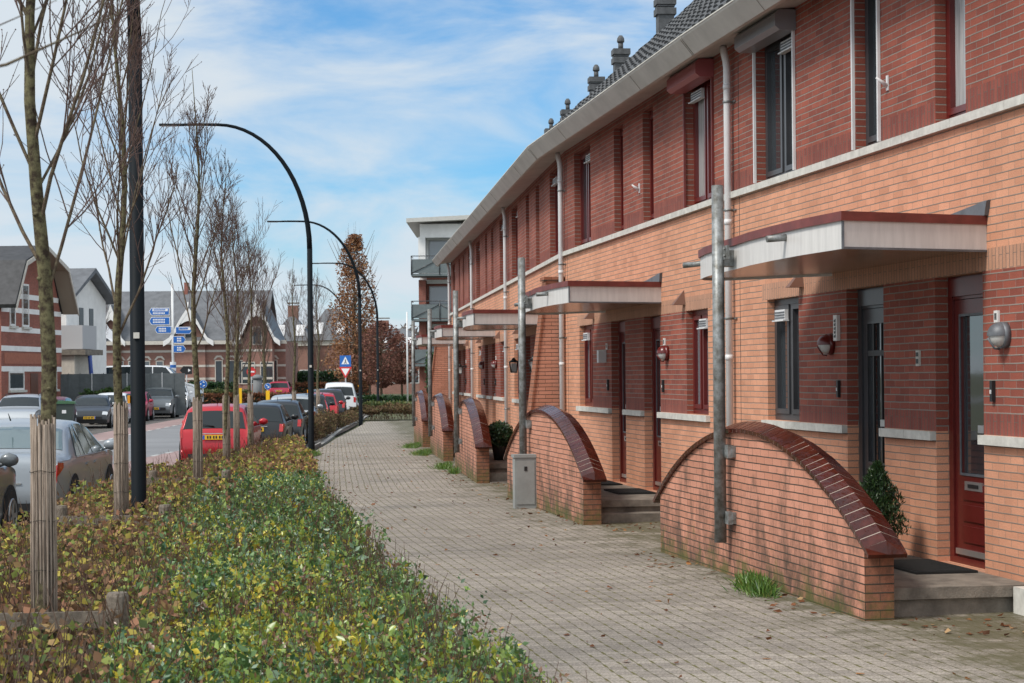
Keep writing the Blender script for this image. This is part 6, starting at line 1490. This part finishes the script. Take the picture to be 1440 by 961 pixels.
def sign(px, Y, pyc, size, kind, label, polepx=2, name='road_sign', base=None):
    zb_ = (g(Y) - .1); e = empty(name, (X_(px, Y), Y, zb_), 0, label, 'road sign'); zc = Z_(px, pyc, Y) - zb_
    mb = MB(); mb.tube([(0, 0, 0), (0, 0, zc + size * .4)], .038, 8); mb.build('pole', POLEG, e)
    mb = MB()
    if kind == 'crossing':
        mb.box(-size, size, -.06, -.045, zc - size, zc + size, 0); mb.extrude([(-size * .7, zc - size * .55), (size * .7, zc - size * .55), (0, zc + size * .8)], lambda u, v, ww: (u, ww, v), -.066, -.061, m=1)
        mb.tube([(0, -.068, zc + .3 * size), (0, -.07, zc - .05 * size)], size * .07, 5, m=2); mb.tube([(0, -.07, zc - .05 * size), (-size * .2, -.07, zc - .45 * size)], size * .05, 5, m=2); mb.tube([(0, -.07, zc - .05 * size), (size * .2, -.07, zc - .45 * size)], size * .05, 5, m=2)
    elif kind in ('round', 'arrow'):
        disc(mb, size * 1.08, -.045, zc, 1); disc(mb, size, -.056, zc, 0)
        if kind == 'round':
            for q in range(3):
                a = q * 2.094 + .5; pts = [(math.cos(a + t) * size * .55, -.07, zc + math.sin(a + t) * size * .55) for t in (0, .4, .8, 1.2)]; mb.tube(pts, [size * .10, size * .10, size * .16, size * .02], 6, m=1)
        else:
            mb.tube([(-size * .45, -.07, zc + size * .45), (size * .15, -.07, zc - size * .15)], size * .12, 6, m=1); mb.extrude([(size * .5, zc - size * .5), (size * .5, zc + size * .2), (-size * .2, zc - size * .5)], lambda u, v, ww: (u, ww, v), -.078, -.068, m=1)
    elif kind == 'noentry': disc(mb, size, -.045, zc, 3); mb.box(-size * .7, size * .7, -.07, -.056, zc - size * .17, zc + size * .17, 1)
    elif kind == 'diamond': mb.extrude([(-size * 1.6, zc), (-size * .7, zc + size), (size * 1.3, zc + size * .9), (size * 1.3, zc - size * .9), (-size * .7, zc - size)], lambda u, v, ww: (u, ww, v), -.06, -.045, m=2); mb.extrude([(size * .4, zc + .4 * size), (size * 1.0, zc), (size * .4, zc - .4 * size)], lambda u, v, ww: (u, ww, v), -.066, -.061, m=1)
    mb.build('sign_plate', [BLUE, SWH, BLACKM, SRED], e)
    return e
def yieldtri(e, zc, s_):
    mb = MB(); mb.extrude([(-s_, zc + s_ * .6), (s_, zc + s_ * .6), (0, zc - s_ * 1.1)], lambda u, v, ww: (u, ww, v), -.06, -.045, m=0); mb.extrude([(-s_ * .62, zc + s_ * .38), (s_ * .62, zc + s_ * .38), (0, zc - s_ * .68)], lambda u, v, ww: (u, ww, v), -.066, -.061, m=1); mb.build('warning_plate', [SRED, SWH], e)
e = sign(135.5, 116, 507, .30, 'crossing', 'blue pedestrian crossing sign above a white and red plate by the white house'); yieldtri(e, Z_(135, 519, 116) - g(116) + .1, .28)
e = sign(486, 103, 508, .30, 'crossing', 'blue crossing sign above a red triangle, in front of the column-shaped tree'); yieldtri(e, Z_(486, 522, 103) - g(103) + .1, .36)
sign(285.5, 128, 540.5, .26, 'round', 'round blue roundabout sign above the pale green hedge')
e = sign(376.5, 126, 543.5, .20, 'arrow', 'round blue arrow sign on a yellow bollard left of the crimson car'); mb = MB(); mb.box(-.12, .12, -.09, .09, -.1, Z_(376, 549.5, 126) - g(126) + .1); mb.build('bollard', YEL, e)
sign(353.5, 150, 523, .36, 'noentry', 'round red and white no entry sign before the ornate gable')
sign(262.5, 118, 521, .26, 'diamond', 'dark arrow board on a thin pole right of the striped post sleeve')
e = empty('bollard', (X_(338, 126), 126, g(126) - .1), 0, 'yellow bollard between the wrapped tree trunks above the red hatchback', 'bollard'); mb = MB(); mb.box(-.09, .09, -.09, .09, 0, Z_(338, 546, 126) - g(126) + .1); mb.build('body', YEL, e)
# grey pillar
e = empty('advert_pillar', (X_(362, 138), 138, g(138) - .1), 0, 'grey stone pillar with a domed cap left of the blue arrow sign', 'pillar'); zt = Z_(362, 531, 138) - g(138) + .1
mb = MB(); mb.tube([(0, 0, 0), (0, 0, zt - .1)], .32, 14); mb.build('shaft', mat('grey_stone', (.16, .165, .17), .8), e); mb = MB(); mb.tube([(0, 0, zt - .1), (0, 0, zt), (0, 0, zt + .12), (0, 0, zt + .22)], [.40, .42, .3, .05], 14); mb.build('cap', mat('grey_stone'), e)
# flagpole
e = empty('flagpole', (X_(149, 145), 145, g(145)), 0, 'white flagpole with a drooping white flag behind the second bare tree', 'flagpole'); zt = Z_(149, 448, 145)
mb = MB(); mb.tube([(0, 0, 0), (0, 0, zt)], [.06, .04], 8); mb.build('pole', WHITE, e)
mb = MB(); pts = [(0, zt - .05), (.35, zt - .7), (.85, zt - 1.25), (1.0, zt - 1.6), (.55, zt - 1.75), (.25, zt - 1.5), (.02, zt - 1.45)]
mb.extrude(pts, lambda u, v, ww: (u - .1, ww + .08 * math.sin(u * 7 + v * 3), v), -.02, .02); mb.build('flag', mat('white_flag', (.66, .67, .70), .8), e)
# bin
e = empty('wheelie_bin', (X_(88, 76), 76, zr(76) + .12), R(8), 'dark green wheeled bin on the far pavement beside the dark grey hatchback', 'bin')
mb = MB(); mb.extrude([(-.36, .12), (.36, .12), (.46, 1.12), (-.46, 1.12)], lambda u, v, ww: (u, ww, v), -.38, .38); mb.build('body', mat('bin_grey_green', (.035, .05, .045), .6), e)
mb = MB(); mb.extrude([(-.50, 1.125), (.50, 1.125), (.48, 1.2), (.2, 1.24), (-.2, 1.24), (-.48, 1.2)], lambda u, v, ww: (u, ww, v), -.42, .42); mb.build('lid', mat('bin_green_lid', (.05, .13, .06), .5), e)
mb = MB(); mb.box(.0, .16, -.395, -.381, .75, .88); mb.build('label_plate', SWH, e)
for sx in (-.3, .3): mb = MB(); mb.tube([(sx - .04, .3, .08), (sx + .04, .3, .08)], .09, 12); mb.build('wheel', TYRE, e)
# thin mast by the balcony block
e = empty('mast', (X_(573, 115), 115, g(115)), 0, 'thin pale mast left of the balcony block', 'mast'); mb = MB(); mb.tube([(0, 0, 0), (0, 0, Z_(573, 436, 115))], .05, 8); mb.build('pole', PVC, e)
